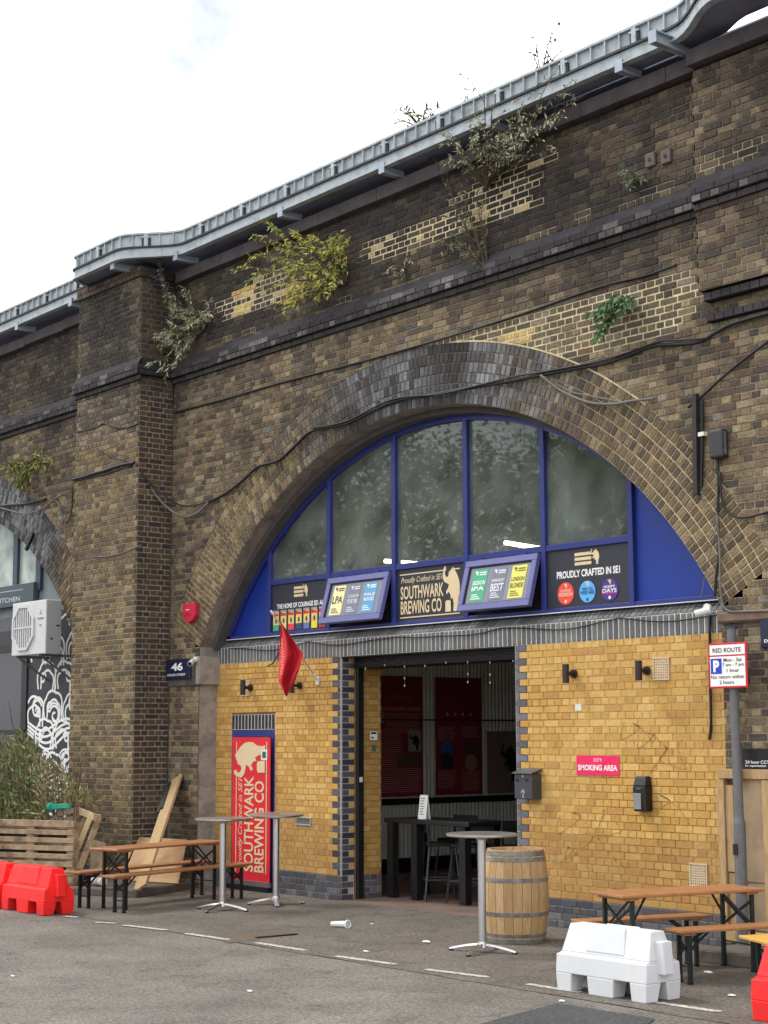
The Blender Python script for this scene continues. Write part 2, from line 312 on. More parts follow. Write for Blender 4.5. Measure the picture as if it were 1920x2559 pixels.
# ================================================================== GROUND
def ground_mat(name, a, b, stain, sc=1.0, agg=.35):
    m = bpy.data.materials.new(name); m.use_nodes = True; n = m.node_tree.nodes; L = m.node_tree.links; bs = n['Principled BSDF']
    bs.inputs['Roughness'].default_value = .9; bs.inputs['Specular IOR Level'].default_value = .25
    geo = n.new('ShaderNodeNewGeometry'); P = geo.outputs['Position']
    def nz(s, d=4, r=.6):
        q = n.new('ShaderNodeTexNoise'); q.inputs['Scale'].default_value = s; q.inputs['Detail'].default_value = d; q.inputs['Roughness'].default_value = r; L.new(P, q.inputs['Vector']); return q.outputs['Fac']
    def rng(x, lo, hi, to0=0, to1=1):
        q = n.new('ShaderNodeMapRange'); q.inputs[1].default_value = lo; q.inputs[2].default_value = hi; q.inputs[3].default_value = to0; q.inputs[4].default_value = to1; L.new(x, q.inputs[0]); return q.outputs[0]
    def mixn(f, c1, c2):
        q = n.new('ShaderNodeMixRGB'); L.new(f, q.inputs[0])
        for i, c in ((1, c1), (2, c2)):
            if isinstance(c, tuple): q.inputs[i].default_value = (*c, 1)
            else: L.new(c, q.inputs[i])
        return q.outputs[0]
    c = mixn(rng(nz(.7*sc, 6), .35, .65), a, b)
    c = mixn(rng(nz(2.1*sc, 8, .75), .52, .72), c, stain)
    vo = n.new('ShaderNodeTexVoronoi'); vo.inputs['Scale'].default_value = 85; L.new(P, vo.inputs['Vector'])
    sep = n.new('ShaderNodeSeparateColor'); L.new(vo.outputs['Color'], sep.inputs[0])
    k = n.new('ShaderNodeVectorMath'); k.operation = 'SCALE'; L.new(c, k.inputs[0]); L.new(rng(sep.outputs[0], 0, 1, 1-agg, 1+agg), k.inputs['Scale'])
    c2 = n.new('ShaderNodeVectorMath'); c2.operation = 'SCALE'; L.new(k.outputs[0], c2.inputs[0]); L.new(rng(nz(30, 3), .3, .7, .66, 1.34), c2.inputs['Scale'])
    # pale grit and chewing-gum spots
    v3 = n.new('ShaderNodeTexVoronoi'); v3.inputs['Scale'].default_value = 9; L.new(P, v3.inputs['Vector'])
    lt = rng(v3.outputs['Distance'], .05, .07, 1, 0); 
    sp = n.new('ShaderNodeSeparateColor'); L.new(v3.outputs['Color'], sp.inputs[0]); pick = rng(sp.outputs[1], .8, .82, 0, .5)
    mm = n.new('ShaderNodeMath'); mm.operation = 'MULTIPLY'; L.new(lt, mm.inputs[0]); L.new(pick, mm.inputs[1])
    fin = mixn(mm.outputs[0], c2.outputs[0], S(176,172,164)); L.new(fin, bs.inputs['Base Color'])
    # hairline cracks
    vc = n.new('ShaderNodeTexVoronoi'); vc.feature = 'DISTANCE_TO_EDGE'; vc.inputs['Scale'].default_value = .55
    wv = n.new('ShaderNodeVectorMath'); wv.operation = 'MULTIPLY_ADD'; nzc = n.new('ShaderNodeTexNoise'); nzc.inputs['Scale'].default_value = 2.5; nzc.inputs['Detail'].default_value = 6; L.new(P, nzc.inputs['Vector']); L.new(nzc.outputs['Color'], wv.inputs[0]); wv.inputs[1].default_value = (.6, .6, .6); L.new(P, wv.inputs[2]); L.new(wv.outputs[0], vc.inputs['Vector'])
    crk = rng(vc.outputs['Distance'], .001, .006, .4, 0); fin = mixn(crk, fin, S(52,50,48)); L.new(fin, bs.inputs['Base Color'])
    bp = n.new('ShaderNodeBump'); bp.inputs['Strength'].default_value = .55; bp.inputs['Distance'].default_value = .006; L.new(vo.outputs['Distance'], bp.inputs['Height']); L.new(bp.outputs[0], bs.inputs['Normal'])
    return m
M_ROAD = ground_mat('worn asphalt', S(124,119,112), S(103,98,92), S(84,80,75))
M_FORE = ground_mat('forecourt asphalt', S(114,108,100), S(97,91,84), S(76,71,65), 1.3)
M_PATCH = ground_mat('asphalt patch', S(78,78,78), S(70,70,70), S(64,64,64), 1.2, .18)
M_KERB = mat('kerb concrete', S(104,98,90), .92, var=.25, scale=8, bump=.4, bscale=60, dirt=S(52,48,44), dscale=4)
m = MB(); m.box(-400, 400, -400, -3.33, -.2, 0); struct(m.build('road', M_ROAD), 'worn grey asphalt road running past the arches')
def jag(x): return -3.33+.04*noise.noise(Vector((x*1.7, 3.1, 0)))
xs = [-60+i*1.0 for i in range(46)]+[-14+i*.15 for i in range(180)]+[13+i*3 for i in range(20)]
m = MB(); vs = [(x, jag(x), .004) for x in xs]+[(x, .62, .004) for x in xs]; k = len(xs)
m.add(vs, [(i, i+1, k+i+1, k+i) for i in range(k-1)]); struct(m.build('forecourt', M_FORE, fix=False), 'brownish asphalt forecourt between road and arches')
m = MB(); m.box(-70, 70, -3.4, 12, -.25, -.004); struct(m.build('ground', M_FORE), 'ground under the arches')
M_PAINT = mat('worn road paint', S(196,192,182), .85, var=.15, scale=30, dirt=S(112,107,100), dscale=26, dlo=.46, dhi=.62)
def marking(a, b, w=.085):
    A, B = at(*a, 2, 0), at(*b, 2, 0); d = (B-A).normalized(); nn = Vector((-d.y, d.x, 0)); m = MB(); K = 16; L_, R_ = [], []
    for i in range(K+1):
        p = A.lerp(B, i/K); e = w/2*(1+.22*noise.noise(p*9)); e2 = w/2*(1+.22*noise.noise(p*9+Vector((5,5,5))))
        if i in (0, K): e *= .6; e2 *= .6
        L_.append(p+nn*e+Vector((0,0,.008))); R_.append(p-nn*e2+Vector((0,0,.008)))
    m.add(L_+R_, [(i, i+1, K+2+i, K+1+i) for i in range(K)])
    struct(m.build('road_marking', M_PAINT, fix=False))
for a, b in [((160,2291),(196,2294)),((240,2306),(290,2309)),((307,2313),(417,2326)),((463,2334),(573,2350)),((638,2357),(765,2377)),((840,2391),(990,2412)),((1063,2424),(1222,2444)),((1318,2461),(1452,2482)),((1640,2507),(1802,2531))]: marking(a, b)
pp = [at(*q, 2, 0) for q in ((1120,2585),(1330,2526),(1395,2509),(1640,2549),(1500,2620))]
m = MB(); ed = []
for i in range(len(pp)):
    a, b = pp[i], pp[(i+1) % len(pp)]
    for j in range(6): q = a.lerp(b, j/6); ed.append((q.x+.02*noise.noise(q*7), q.y+.02*noise.noise(q*7+Vector((3,0,0)))))
m.flat(ed, lambda u, v, n: Vector((u, v, n)), .0085); struct(m.build('road_patch', M_PATCH, fix=False))
# kerbs
def slabpoly(name, pts, z0, z1, mt, bev=.012):
    m = MB(); m.slab(pts, lambda u, v, n: Vector((u, v, n)), z0, z1); return struct(m.build(name, mt, bevel=bev))
slabpoly('kerb', [(-6.92,-1.72),(-7.25,-1.0),(-7.62,-.33),(-14.0,-.33),(-14.0,-2.2),(-7.95,-2.2)], 0, .1, M_KERB)
slabpoly('kerb', [(1.47,-1.02),(6,-1.02),(6,-.31),(1.47,-.31)], 0, .115, M_KERB)

# ================================================================== BRICKWORK
YS = -.307; ACX, ACZ, RI, RO = -3.2157, .66, 5.19, 5.91; SPR = radians(29.7); ACX2 = -15.53
def halfclip(poly, a, b, c):
    """keep a*u + b*v >= c"""
    out = []; n = len(poly)
    for i in range(n):
        p, q = poly[i], poly[(i+1) % n]; dp, dq = a*p[0]+b*p[1]-c, a*q[0]+b*q[1]-c
        if dp >= 0: out.append(p)
        if dp*dq < 0: t = dp/(dp-dq); out.append((p[0]+t*(q[0]-p[0]), p[1]+t*(q[1]-p[1])))
    return out
def area(poly): return abs(sum(poly[i][0]*poly[(i+1) % len(poly)][1]-poly[(i+1) % len(poly)][0]*poly[i][1] for i in range(len(poly))))/2
def cen(poly): return (sum(p[0] for p in poly)/len(poly), sum(p[1] for p in poly)/len(poly))
class Brick:
    __slots__ = ('poly', 'fr', 'd', 'col', 'mt', 'ch')
    def __init__(s, poly, fr, d, col, mt, ch=.004): s.poly, s.fr, s.d, s.col, s.mt, s.ch = poly, fr, d, col, mt, ch
    def put(s, mb, origin=None):
        c = cen(s.poly); k = len(s.poly); fv = []
        for (u, v) in s.poly:
            l = hypot(u-c[0], v-c[1]) or 1; t = min(.4, s.ch*1.5/l); fv.append((u+(c[0]-u)*t, v+(c[1]-v)*t))
        vs = [s.fr(u, v, -.006) for u, v in s.poly]+[s.fr(u, v, s.d*.55) for u, v in s.poly]+[s.fr(u, v, s.d) for u, v in fv]
        if origin is not None: vs = [q-origin for q in vs]
        fs = [(i, (i+1) % k, k+(i+1) % k, k+i) for i in range(k)]+[(k+i, k+(i+1) % k, 2*k+(i+1) % k, 2*k+i) for i in range(k)]+[tuple(range(2*k, 3*k))]
        mb.add(vs, fs, s.col)
    def score(s):
        c = cen(s.poly); P = s.fr(c[0], c[1], 0); x, y, z = proj(P)
        if z < 0 or not (0 < x < IW and 0 < y < IH): return 0
        nn = (s.fr(c[0], c[1], 1)-P).normalized(); d = CAMP-P
        return area(s.poly)*max(0, nn.dot(d.normalized()))/d.length_squared
def lay(bricks, parent, keep=300, mats=None):
    """the bricks that show largest as objects of their own, the rest joined as stuff"""
    bricks = sorted(bricks, key=lambda b: -b.score()); one = [b for b in bricks[:keep] if b.score() > 0]; rest = bricks[len(one):]
    for b in one:
        c = cen(b.poly); o = b.fr(c[0], c[1], 0); mb = MB(); b.put(mb, o); q = mb.build('brick', b.mt, parent, fix=False); q.location = o
    by = {}
    for b in rest: by.setdefault(b.mt.name, []).append(b)
    for nm, L_ in by.items():
        mb = MB()
        for b in L_: b.put(mb)
        mb.build('brickwork', MATS[nm], parent, fix=False)['kind'] = 'stuff'
def jit(poly, a): return [(u+R.uniform(-a, a), v+R.uniform(-a, a)) for u, v in poly]
def clip_arch(poly, cx):
    c = cen(poly); dx = c[0]-cx; s = 1 if dx >= 0 else -1; dz = c[1]-ACZ; r = hypot(dx, dz); ang = atan2(dz, abs(dx))
    if r > RO+.3: return poly
    if ang < SPR:
        if abs(dx) < RI*cos(SPR)-.2: return None
        poly = halfclip(poly, s, 0, s*cx+RI*cos(SPR))
        if len(poly) > 2 and r < RO+.02: poly = halfclip(poly, s*sin(SPR), -cos(SPR), s*sin(SPR)*cx-cos(SPR)*ACZ)
    else:
        if r < RO-.2: return None
        nx, nz = dx/r, dz/r; poly = halfclip(poly, nx, nz, nx*cx+nz*ACZ+RO)
    return poly if len(poly) > 2 and area(poly) > 2e-4 else None
def bond(u0, u1, v0, v1, fr, colf, mcolf, mt, mort, clip=None, course=.075, br=.23, j=.011, d=.009, ja=.0018, rag=.0, ch=.004, par=0, rowcb=None, off=0.0):
    """English bond: a course of headers, a course of stretchers"""
    out = []; n = int(round((v1-v0)/course))
    for i in range(n):
        za, zb = v0+i*course, v0+(i+1)*course; hd = (i+par) % 2; pitch = br/2 if hd else br; a, b = u0, u1
        if rowcb:
            q = rowcb(i, za, zb)
            if q is None: continue
            a, b = q
        x = math.floor((a-off)/pitch)*pitch+off-(0 if hd else br/4)
        while x < b:
            xa, xb = max(x, a), min(x+pitch, b)
            if xb-xa > .022:
                jj = j((xa+xb)/2, (za+zb)/2) if callable(j) else j; cell = rect(xa, xb, za, zb); pl = rect(xa+jj/2, xb-jj/2, za+jj/2, zb-jj/2)
                cl = clip(cell) if clip else cell
                if cl:
                    cc = cen(cl); mort.flat(cl if len(cl) <= 4 else cl, fr, 0, mcolf(*cc))
                    pl = clip(pl) if clip else pl
                    if pl and area(pl) > 3e-4:
                        out.append(Brick(jit(pl, ja), fr, (d if jj < .017 else d*.6)+R.uniform(-rag, rag), colf(*cen(pl)), mt, ch))
            x += pitch
    return out
# colours of the stock brick and its mortar
STK = [S(140,120,82), S(128,108,74), S(112,94,68), S(152,130,88), S(98,84,64), S(112,90,66), S(90,80,68), S(136,112,70), S(84,74,64), S(120,102,70)]
def fbm(x, z, s, o=0): return noise.fractal(Vector((x*s+o, z*s, o*1.3)), .9, 2.0, 4)
def desat(c, k): l = .3*c[0]+.5*c[1]+.2*c[2]; return mixc(c, (l, l, l*.97), k)
def soot(x, z):
    t = .34*max(0, min(1, (z-5.7)/1.3))+.42*max(0, min(1, (z-7.3)/.4))+.03
    if 7.0 < z < 7.75: t += .16
    r = hypot(x-ACX, z-ACZ)
    t += .3*max(0, 1-abs(x-.2)/2.0)*max(0, 1-abs(z-5.75)/.45)
    t += .5*fbm(x, z, .8)+.28*fbm(x, z, 2.6, 4)+.3*max(0, fbm(x*2.6, z*.32, 1.0, 11)-.1)
    return max(0, min(.92, t))
WPT = [(-4.03,-.93,7.79,8.13),(-2.2,-.93,8.1,8.32),(-2.75,1.2,6.0,6.6),(-7.25,-5.1,7.72,8.0),(-6.7,-5.6,7.9,8.2),(1.0,4.5,7.4,7.62),(-1.0,1.25,7.38,7.56),(-5.2,-1.0,7.39,7.52),(-8.4,-5.2,7.39,7.5)]
def wpt(x, z):
    row = math.floor(z/.075); e = .22*noise.cell(Vector((row*1.37, 2.2, 7)))-.11
    for i, (a, b, c, d) in enumerate(WPT):
        if a+e < x < b+e and c < z < d:
            if i < 5: return 1.0 if noise.noise(Vector((x*1.9, z*3.1, 3))) > -.38 else .55
            return .5 if noise.noise(Vector((x*2.3, z*5, 8))) > -.05 else 0
    return 0
def stock(x, z):
    c = R.choice(STK); c = mulc(c, R.uniform(.88, 1.08)); s = soot(x, z)*R.uniform(.86, 1.08)
    w = wpt(x, z)
    for (a_, b_, c_, d_) in ((-6.98,-6.42,7.95,8.12),(-6.95,-6.5,7.72,7.88),(-5.8,-5.42,7.68,7.92),(-1.75,-1.2,6.3,6.46)):
        if a_ < x < b_ and c_ < z < d_: return mulc(S(184,160,100), R.uniform(.85, 1.08))
    if w == 1 and R.random() < .12 and z > 7.7: c = S(196,170,104); s *= .2
    if w == 1 and z < 6.7: c = mixc(c, S(100,92,66), .5); s *= .55
    if R.random() < .05: c = mixc(c, S(150,132,98), .6)
    if R.random() < .04: c = mixc(c, S(112,66,52), .5)
    if R.random() < .02: c = mixc(c, S(150,142,130), .5)
    return desat(mixc(c, S(44,41,41), min(.95, s)), .3)
def mort(x, z):
    w = wpt(x, z); s = soot(x, z); base = mixc(S(158,146,124), S(88,82,78), min(1, s*1.2))
    g = .5+.5*fbm(x, z, 1.6, 9); base = mixc(base, S(92,80,64), .3*g*max(.25, min(1, (z-3.6)/1.2)))
    return mixc(base, S(210,195,160), w*R.uniform(.8, 1.0)) if w else base
def jst(x, z):
    w = wpt(x, z)
    return .0185 if w == 1 else .0145 if w else .0125+.003*noise.noise(Vector((x*1.3, z*1.3, 5)))
VIA = thing('railway_viaduct', 'soot-stained brick railway viaduct with a wide arch between brick piers', 'viaduct', (-3.2, 0, 0))
MO = MB(); BR = []
F0 = XZ(YS)
ZT = 8.55
BR += bond(-8.46, 4.6, 0, ZT, F0, stock, mort, M_BRICK, MO, clip=lambda p: clip_arch(p, ACX), j=jst, rag=.003, ja=.003)
BR += bond(-18.5, -10.2, 0, ZT, F0, stock, mort, M_BRICK, MO, clip=lambda p: clip_arch(p, ACX2), j=jst, rag=.003, ja=.003)
# pier: front and its right-hand side
PX0, PX1, PY = -10.27, -8.49, -.865
FP = XZ(PY); FSD = lambda u, v, n: Vector((PX1+n, u, v))
def pstock(x, z):
    c = stock(x, z-.35) if z > 6.2 else mulc(R.choice(STK), R.uniform(.66, 1.16)); return desat(mixc(c, S(128,108,76), .22*(z < 6.4)), .2)
def pm(x, z): return mixc(mort(x, z), S(172,158,132), .55 if z < 4.2 else .3 if z < 6.5 else .15)
BR += bond(PX0, PX1, 0, 8.55, FP, pstock, pm, M_BRICK, MO, j=lambda x, z: .0165 if z < 4.2 else .0135, rag=.003, ja=.003)
def sstock(y, z): return mixc(mulc(R.choice(STK), R.uniform(.7, 1.0)), S(56,48,49), .7)  # side bricks mixed darker: the shade of this face is in their colour
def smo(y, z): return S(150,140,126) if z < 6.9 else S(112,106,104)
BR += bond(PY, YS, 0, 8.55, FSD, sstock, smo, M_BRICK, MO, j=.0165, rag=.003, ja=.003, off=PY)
# corbelled pier head at the right
RX, RY, RZ = 1.25, -.457, 6.3
BR += bond(RX, 4.6, RZ, ZT, XZ(RY), stock, mort, M_BRICK, MO, j=jst, rag=.004, ja=.003)
MO.flat(rect(RX, 4.6, RY, YS), lambda u, v, n: Vector((u, v, RZ-n)), .0, S(50,46,46)); MO.add([(RX, RY, RZ), (RX, YS, RZ), (RX, YS, ZT), (RX, RY, ZT)], [(0,1,2,3)], S(60,54,52))  # underside coloured dark for the shade beneath the pier head
def ring(cx, a0, a1, seed):
    """six half-brick rings of headers"""
    out = []; rr = random.Random(seed); th = (RO-RI)/6
    for k in range(6):
        r0, r1 = RI+k*th, RI+(k+1)*th; n = int((a1-a0)*(r0+th/2)/.0775); da = (a1-a0)/n
        for i in range(n):
            p, q = a0+i*da, a0+(i+1)*da; g = (.0055+.0018*max(0, min(1, max((1.2-(p+q)/2)/.4, ((p+q)/2-2.0)/.4)))*(cx > -10))/r0
            f = lambda t, r: (cx+r*cos(t), ACZ+r*sin(t))
            am = (p+q)/2; up_ = max(0, 1-abs(am-pi/2+.02)/.62); rt_ = max(0, min(1, (1.15-am)/.35)); lf = max(0, min(1, (am-2.0)/.4))
            if cx < -10: up_ = max(0, min(1, (am-.75)/.2)); rt_ = 0
            mc = mixc(S(156,140,112), S(104,102,102), up_); mc = mixc(mc, S(214,196,156), .7*rt_*rr.uniform(.6, 1)); mc = mixc(mc, S(190,172,138), .75*lf*(cx > -10))
            MO.flat([f(p, r0), f(p, r1), f(q, r1), f(q, r0)], F0, -.0015, mc)
            c = mulc(rr.choice(STK), rr.uniform(.65, 1.15)); c = mixc(c, S(108,88,68), .35*rt_); c = mixc(c, S(134,112,76), .25*lf)
            x, z = f(am, r0); gg = max(0, min(1, .45+.9*fbm(x, z, 1.1, 2)))
            c = mixc(c, mixc(S(46,45,50), S(150,154,162), gg*rr.uniform(.05, 1.0)), .88*min(1, up_*1.5)); c = desat(c, .25)
            h_ = g*r0; pl = [f(p+g, r0+h_), f(p+g, r1-h_), f(q-g, r1-h_), f(q-g, r0+h_)]
            out.append(Brick([(u+rr.uniform(-.002, .002), v+rr.uniform(-.002, .002)) for u, v in pl], F0, .008+rr.uniform(-.002, .003), c, M_BRICK))
    return out
BR += ring(ACX, SPR, pi-SPR, 3)
BR += ring(ACX2, SPR, 1.35, 5)
for i in range(40):
    t0, t1 = radians(52+30*i/40), radians(52+30*(i+1)/40); w_ = .012+.008*noise.noise(Vector((i*.4, 0, 0))); MO.flat([(ACX+(RO-.006)*cos(t), ACZ+(RO-.006)*sin(t)) for t in (t0, t1)]+[(ACX+(RO+w_)*cos(t), ACZ+(RO+w_)*sin(t)) for t in (t1, t0)], F0, .0125, S(196,180,146))
# string courses: two projecting header courses with a weathered slope above
def string_course(x0, x1, y, z0, sl, fr_extra=None):
    z = lambda x: z0+sl*(x+3.2)
    def fr(u, v, n): return Vector((u, y-.075-n, z(u)+v))
    dk = lambda u, v: mixc(S(70,68,70), S(118,116,112), max(0, min(1, .2+1.2*fbm(u, v, 2.2, 7))))*1 if R.random() < .5 else S(58,56,58)
    b = bond(x0, x1, 0, .15, fr, dk, lambda u, v: S(62,59,58), M_BRICK, MO, par=1, br=.23, rag=.004)
    b += bond(x0, x1, 0, .075, lambda u, v, n: Vector((u, y-.03-n, z(u)-.075+v)), lambda u, v: mulc(S(66,62,62), R.uniform(.8, 1.2)), lambda u, v: S(52,48,48), M_BRICK, MO, par=0)
    n = int((x1-x0)/.4)+1
    for i in range(n):
        a, c = x0+(x1-x0)*i/n, x0+(x1-x0)*(i+1)/n; cc = mulc(S(60,58,62), R.uniform(.85, 1.15))
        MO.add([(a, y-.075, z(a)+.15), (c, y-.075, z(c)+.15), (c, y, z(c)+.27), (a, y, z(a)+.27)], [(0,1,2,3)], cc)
        MO.add([(a, y-.075, z(a)), (c, y-.075, z(c)), (c, y-.03, z(c)), (a, y-.03, z(a))], [(0,1,2,3)], S(40,38,38))  # underside painted near black as the shadow line of the string course
        MO.add([(a, y-.03, z(a)-.075), (c, y-.03, z(c)-.075), (c, y, z(c)-.075), (a, y, z(a)-.075)], [(0,1,2,3)], S(40,38,38))  # lower underside painted with the same shade
    return b
BR += string_course(-8.46, RX, YS, 7.145, .007)
BR += string_course(RX, 4.6, RY, 7.145, .007)
BR += string_course(-18.5, -10.2, YS, 7.145, .007)
BR += string_course(PX0-.03, PX1+.075, PY, 7.145, .007)
zs = 7.145+.007*(-5.3)
SDs = lambda u, v, n: Vector((PX1+.075+n, u, zs+v))
BR += bond(PY-.07, YS-.07, 0, .15, SDs, lambda u, v: mulc(S(56,52,54), R.uniform(.8, 1.2)), lambda u, v: S(48,44,46), M_BRICK, MO, par=1)  # string course flank coloured darker, as the shaded side
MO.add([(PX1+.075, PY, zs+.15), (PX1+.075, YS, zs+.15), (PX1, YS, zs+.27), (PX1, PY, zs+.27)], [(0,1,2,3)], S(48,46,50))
MO.add([(PX1+.075, PY-.07, zs), (PX1+.075, YS, zs), (PX1, YS, zs), (PX1, PY-.07, zs)], [(0,1,2,3)], S(40,38,40))  # flank underside, shade put into the colour
# pier cap courses
capc = lambda u, v: mulc(S(92,78,70), R.uniform(.7, 1.2))
BR += bond(PX0-.02, PX1+.03, 8.55, 8.70, XZ(PY-.03), capc, lambda u, v: S(78,70,64), M_BRICK, MO, par=1)
BR += bond(PY-.03, YS, 8.55, 8.70, lambda u, v, n: Vector((PX1+.03+n, u, v)), lambda u, v: mulc(S(70,60,58), R.uniform(.7, 1.2)), lambda u, v: S(60,54,52), M_BRICK, MO, par=1)  # cap flank gets darker brick colours than its front, for shade
MO.add([(PX0-.02, PY-.03, 8.55), (PX1+.03, PY-.03, 8.55), (PX1+.03, YS, 8.55), (PX0-.02, YS, 8.55)], [(0,1,2,3)], S(50,46,46))  # underside of the cap, darkened in colour for shade
MO.add([(PX0-.02, PY-.03, 8.70), (PX1+.03, PY-.03, 8.70), (PX1+.03, .3, 8.70), (PX0-.02, .3, 8.70)], [(0,1,2,3)], S(70,66,62))
MO.add([(PX0, PY, 0), (PX0, YS+.05, 0), (PX0, YS+.05, 8.55), (PX0, PY, 8.55)], [(0,1,2,3)], S(80,70,60))
# corbel ledges under the right pier head
for (za, zb, y) in ((6.2, 6.285, -.415), (6.0, 6.075, -.375)):
    BR += bond(RX+.03, 4.6, za, zb, XZ(y), lambda u, v: mulc(S(64,60,62), R.uniform(.8, 1.25)), lambda u, v: S(46,44,44), M_BRICK, MO, course=zb-za, par=1)
    MO.add([(RX+.03, y, za), (4.6, y, za), (4.6, YS, za), (RX+.03, YS, za)], [(0,1,2,3)], S(36,34,34)); MO.add([(RX+.03, y, zb), (4.6, y, zb), (4.6, YS, zb), (RX+.03, YS, zb)], [(0,1,2,3)], S(60,58,58))  # ledge undersides coloured darker than their tops, as shade
# brick-built flanks of the abutment below the springing are rendered in concrete (left) and brick (right)
lay(BR, VIA, 300)
MO.build('mortar', M_MORT, VIA, fix=False)
m = MB(); m.box(-19, 5, YS+.12, 9, 6.75, 8.5); m.build('core', M_DCONC, VIA)
m = MB(); m.box(-19, ACX2+RI*cos(SPR)-9.6, YS+.1, 9, 0, 6.7); m.build('core', M_DCONC, VIA)
def abut(x0, x1, mt=M_DCONC):
    m = MB(); m.box(x0, x1, YS+.012, 9, 0, 6.74); m.build('abutment', mt, VIA)
abut(ACX2+RI*cos(SPR)+.6, ACX-RI*cos(SPR)-.6); abut(ACX+RI*cos(SPR)+.6, 5)
# coping stones
SLP = .0095
def czz(x, z): return z+SLP*(x+3.3)
x = -8.3
while x < 1.2:
    x2 = min(x+1.15+R.uniform(-.05, .05), 1.25); m = MB()
    for (a, b) in ((x+.003, x2-.003),):
        vs = [(a, YS-.11, czz(a, 8.535)), (b, YS-.11, czz(b, 8.535)), (b, .4, czz(b, 8.535)), (a, .4, czz(a, 8.535)), (a, YS-.11, czz(a, 8.70)), (b, YS-.11, czz(b, 8.70)), (b, .4, czz(b, 8.72)), (a, .4, czz(a, 8.72))]
        m.add(vs, [(0,3,2,1), (4,5,6,7), (0,1,5,4), (1,2,6,5), (2,3,7,6), (3,0,4,7)])
    m.build('coping_stone', M_COPE if 'M_COPE' in globals() else mat('coping stone', S(74,68,70), .9, var=.25, scale=5, bump=.3, dirt=S(52,46,44), dscale=3), VIA, bevel=.006); x = x2
MCOP = MATS['coping stone']
for (a, b, y) in ((1.26, 2.5, RY-.1), (2.505, 4.6, RY-.1), (-11.6, -10.3, YS-.11), (-12.9, -11.605, YS-.11), (-15, -12.905, YS-.11)):
    m = MB(); m.box(a, b, y, .4, czz(a, 8.535), czz(a, 8.70)); m.build('coping_stone', MCOP, VIA, bevel=.006)
# imposts, rendered reveals and the soffit of the arch
def soffit(cx, a0, a1, r, y0, y1, name, mt, face=None):
    m = MB(); n = 60; vs = []
    for i in range(n+1):
        t = a0+(a1-a0)*i/n; vs += [(cx+r*cos(t), y0, ACZ+r*sin(t)), (cx+r*cos(t), y1, ACZ+r*sin(t))]
        if face: vs += [(cx+face*cos(t), y0, ACZ+face*sin(t))]
    s = 3 if face else 2
    for i in range(n):
        m.f.append([s*i, s*i+1, s*i+s+1, s*i+s]); m.c.append(None)
        if face: m.f.append([s*i, s*i+s, s*i+s+2, s*i+2]); m.c.append(None)
    m.v = vs; return m.build(name, mt, VIA, smooth=False, fix=False)
soffit(ACX, SPR, pi-SPR, RI, YS, -.1, 'soffit', mat('rendered soffit', S(138,128,120), .95, var=.25, scale=9, bump=.4, bscale=70, dirt=S(88,80,75), dscale=5))
soffit(ACX, SPR, pi-SPR, RI-.07, -.1, .14, 'arch_lining', M_DCONC, face=RI+.01)
soffit(ACX2, SPR, pi-SPR, RI, YS, .14, 'soffit', M_DCONC)
XL, XR = ACX-RI*cos(SPR), ACX+RI*cos(SPR); ZSP = ACZ+RI*sin(SPR)
m = MB(); m.box(XL-.35, XL, YS+.014, .05, .0, ZSP); m.build('reveal', M_CONC, VIA)
m = MB(); m.box(XR, XR+.6, YS+.014, .6, 0, ZSP); m.build('reveal', M_DCONC, VIA)
m = MB(); m.box(XL-.75, XL+.005, YS-.03, YS+.06, 2.70, 3.07); m.build('impost', M_STONE, VIA, bevel=.012)
m = MB(); m.box(XL-.02, XL+.07, YS-.045, .04, 2.715, 3.10); m.build('springer_block', M_CONC, VIA, bevel=.012)
m = MB(); m.box(XR-.03, 4.6, YS-.05, YS+.05, 3.06, 3.17); m.build('impost', mat('brown impost stone', S(112,94,78), .92, var=.25, scale=7, bump=.4), VIA, bevel=.02)
# crack and stain: an iron strap fixed across the left arch
pa, pb = at(84,1332,1,YS-.03), at(66,1374,1,YS-.03); m = MB(); m.bar(pa, pb, .05, .05); m.build('iron_strap', M_BLACK, VIA)
# ================================================================== STEEL WALKWAY
WK = thing('steel_walkway', 'pale grey steel walkway with ribbed parapet cantilevered along the viaduct top', 'walkway', (-3, -.5, 8.8))
FY = -.62
def wpath():
    """outer edge of the walkway in plan: it steps out round each pier head"""
    pts = [(-17.5, FY)]
    def bump(x0, x1, y):
        o = []
        for i in range(13): t = i/12; o.append((x0+.45*t, FY+(y-FY)*(.5-.5*cos(pi*t))))
        for i in range(17): t = i/16; o.append((x1-.95*(1-t), y+(FY-y)*(.5-.5*cos(pi*t))))
        return o
    pts += bump(-10.28, -7.72, -1.2)
    x = -7.3
    while x < 1.0: pts.append((x, FY)); x += .6
    for i in range(9): t = i/8; pts.append((1.12+.95*t, FY+(-1.05-FY)*(.5-.5*cos(pi*t))))
    pts += [(3.4, -1.05), (5.0, -1.05)]
    return pts
WP = wpath()
def wz(x, z): return z+SLP*(x+3.3)
def strip(name, dz0, dz1, off, mt, th=.02):
    m = MB(); n = len(WP); vs = []
    for (x, y) in WP: vs += [(x, y-off, wz(x, dz0)), (x, y-off, wz(x, dz1)), (x, y-off+th, wz(x, dz1)), (x, y-off+th, wz(x, dz0))]
    for i in range(n-1):
        for k in range(4): m.f.append([4*i+k, 4*i+(k+1) % 4, 4*i+4+(k+1) % 4, 4*i+4+k]); m.c.append(None)
    m.v = vs; return m.build(name, mt, WK)
strip('edge_girder', 8.81, 8.945, 0, M_STEEL, .03)
strip('girder_flange', 8.805, 8.818, .02, M_STEEL, .09)
strip('dark_line_strip', 8.94, 8.966, .03, M_BLACK, .03)  # black strip drawn as the dark line between girder and parapet
strip('parapet_sheet', 8.955, 9.15, -.03, M_STEEL, .012)
strip('top_rail', 9.14, 9.168, .012, M_STEEL, .06)
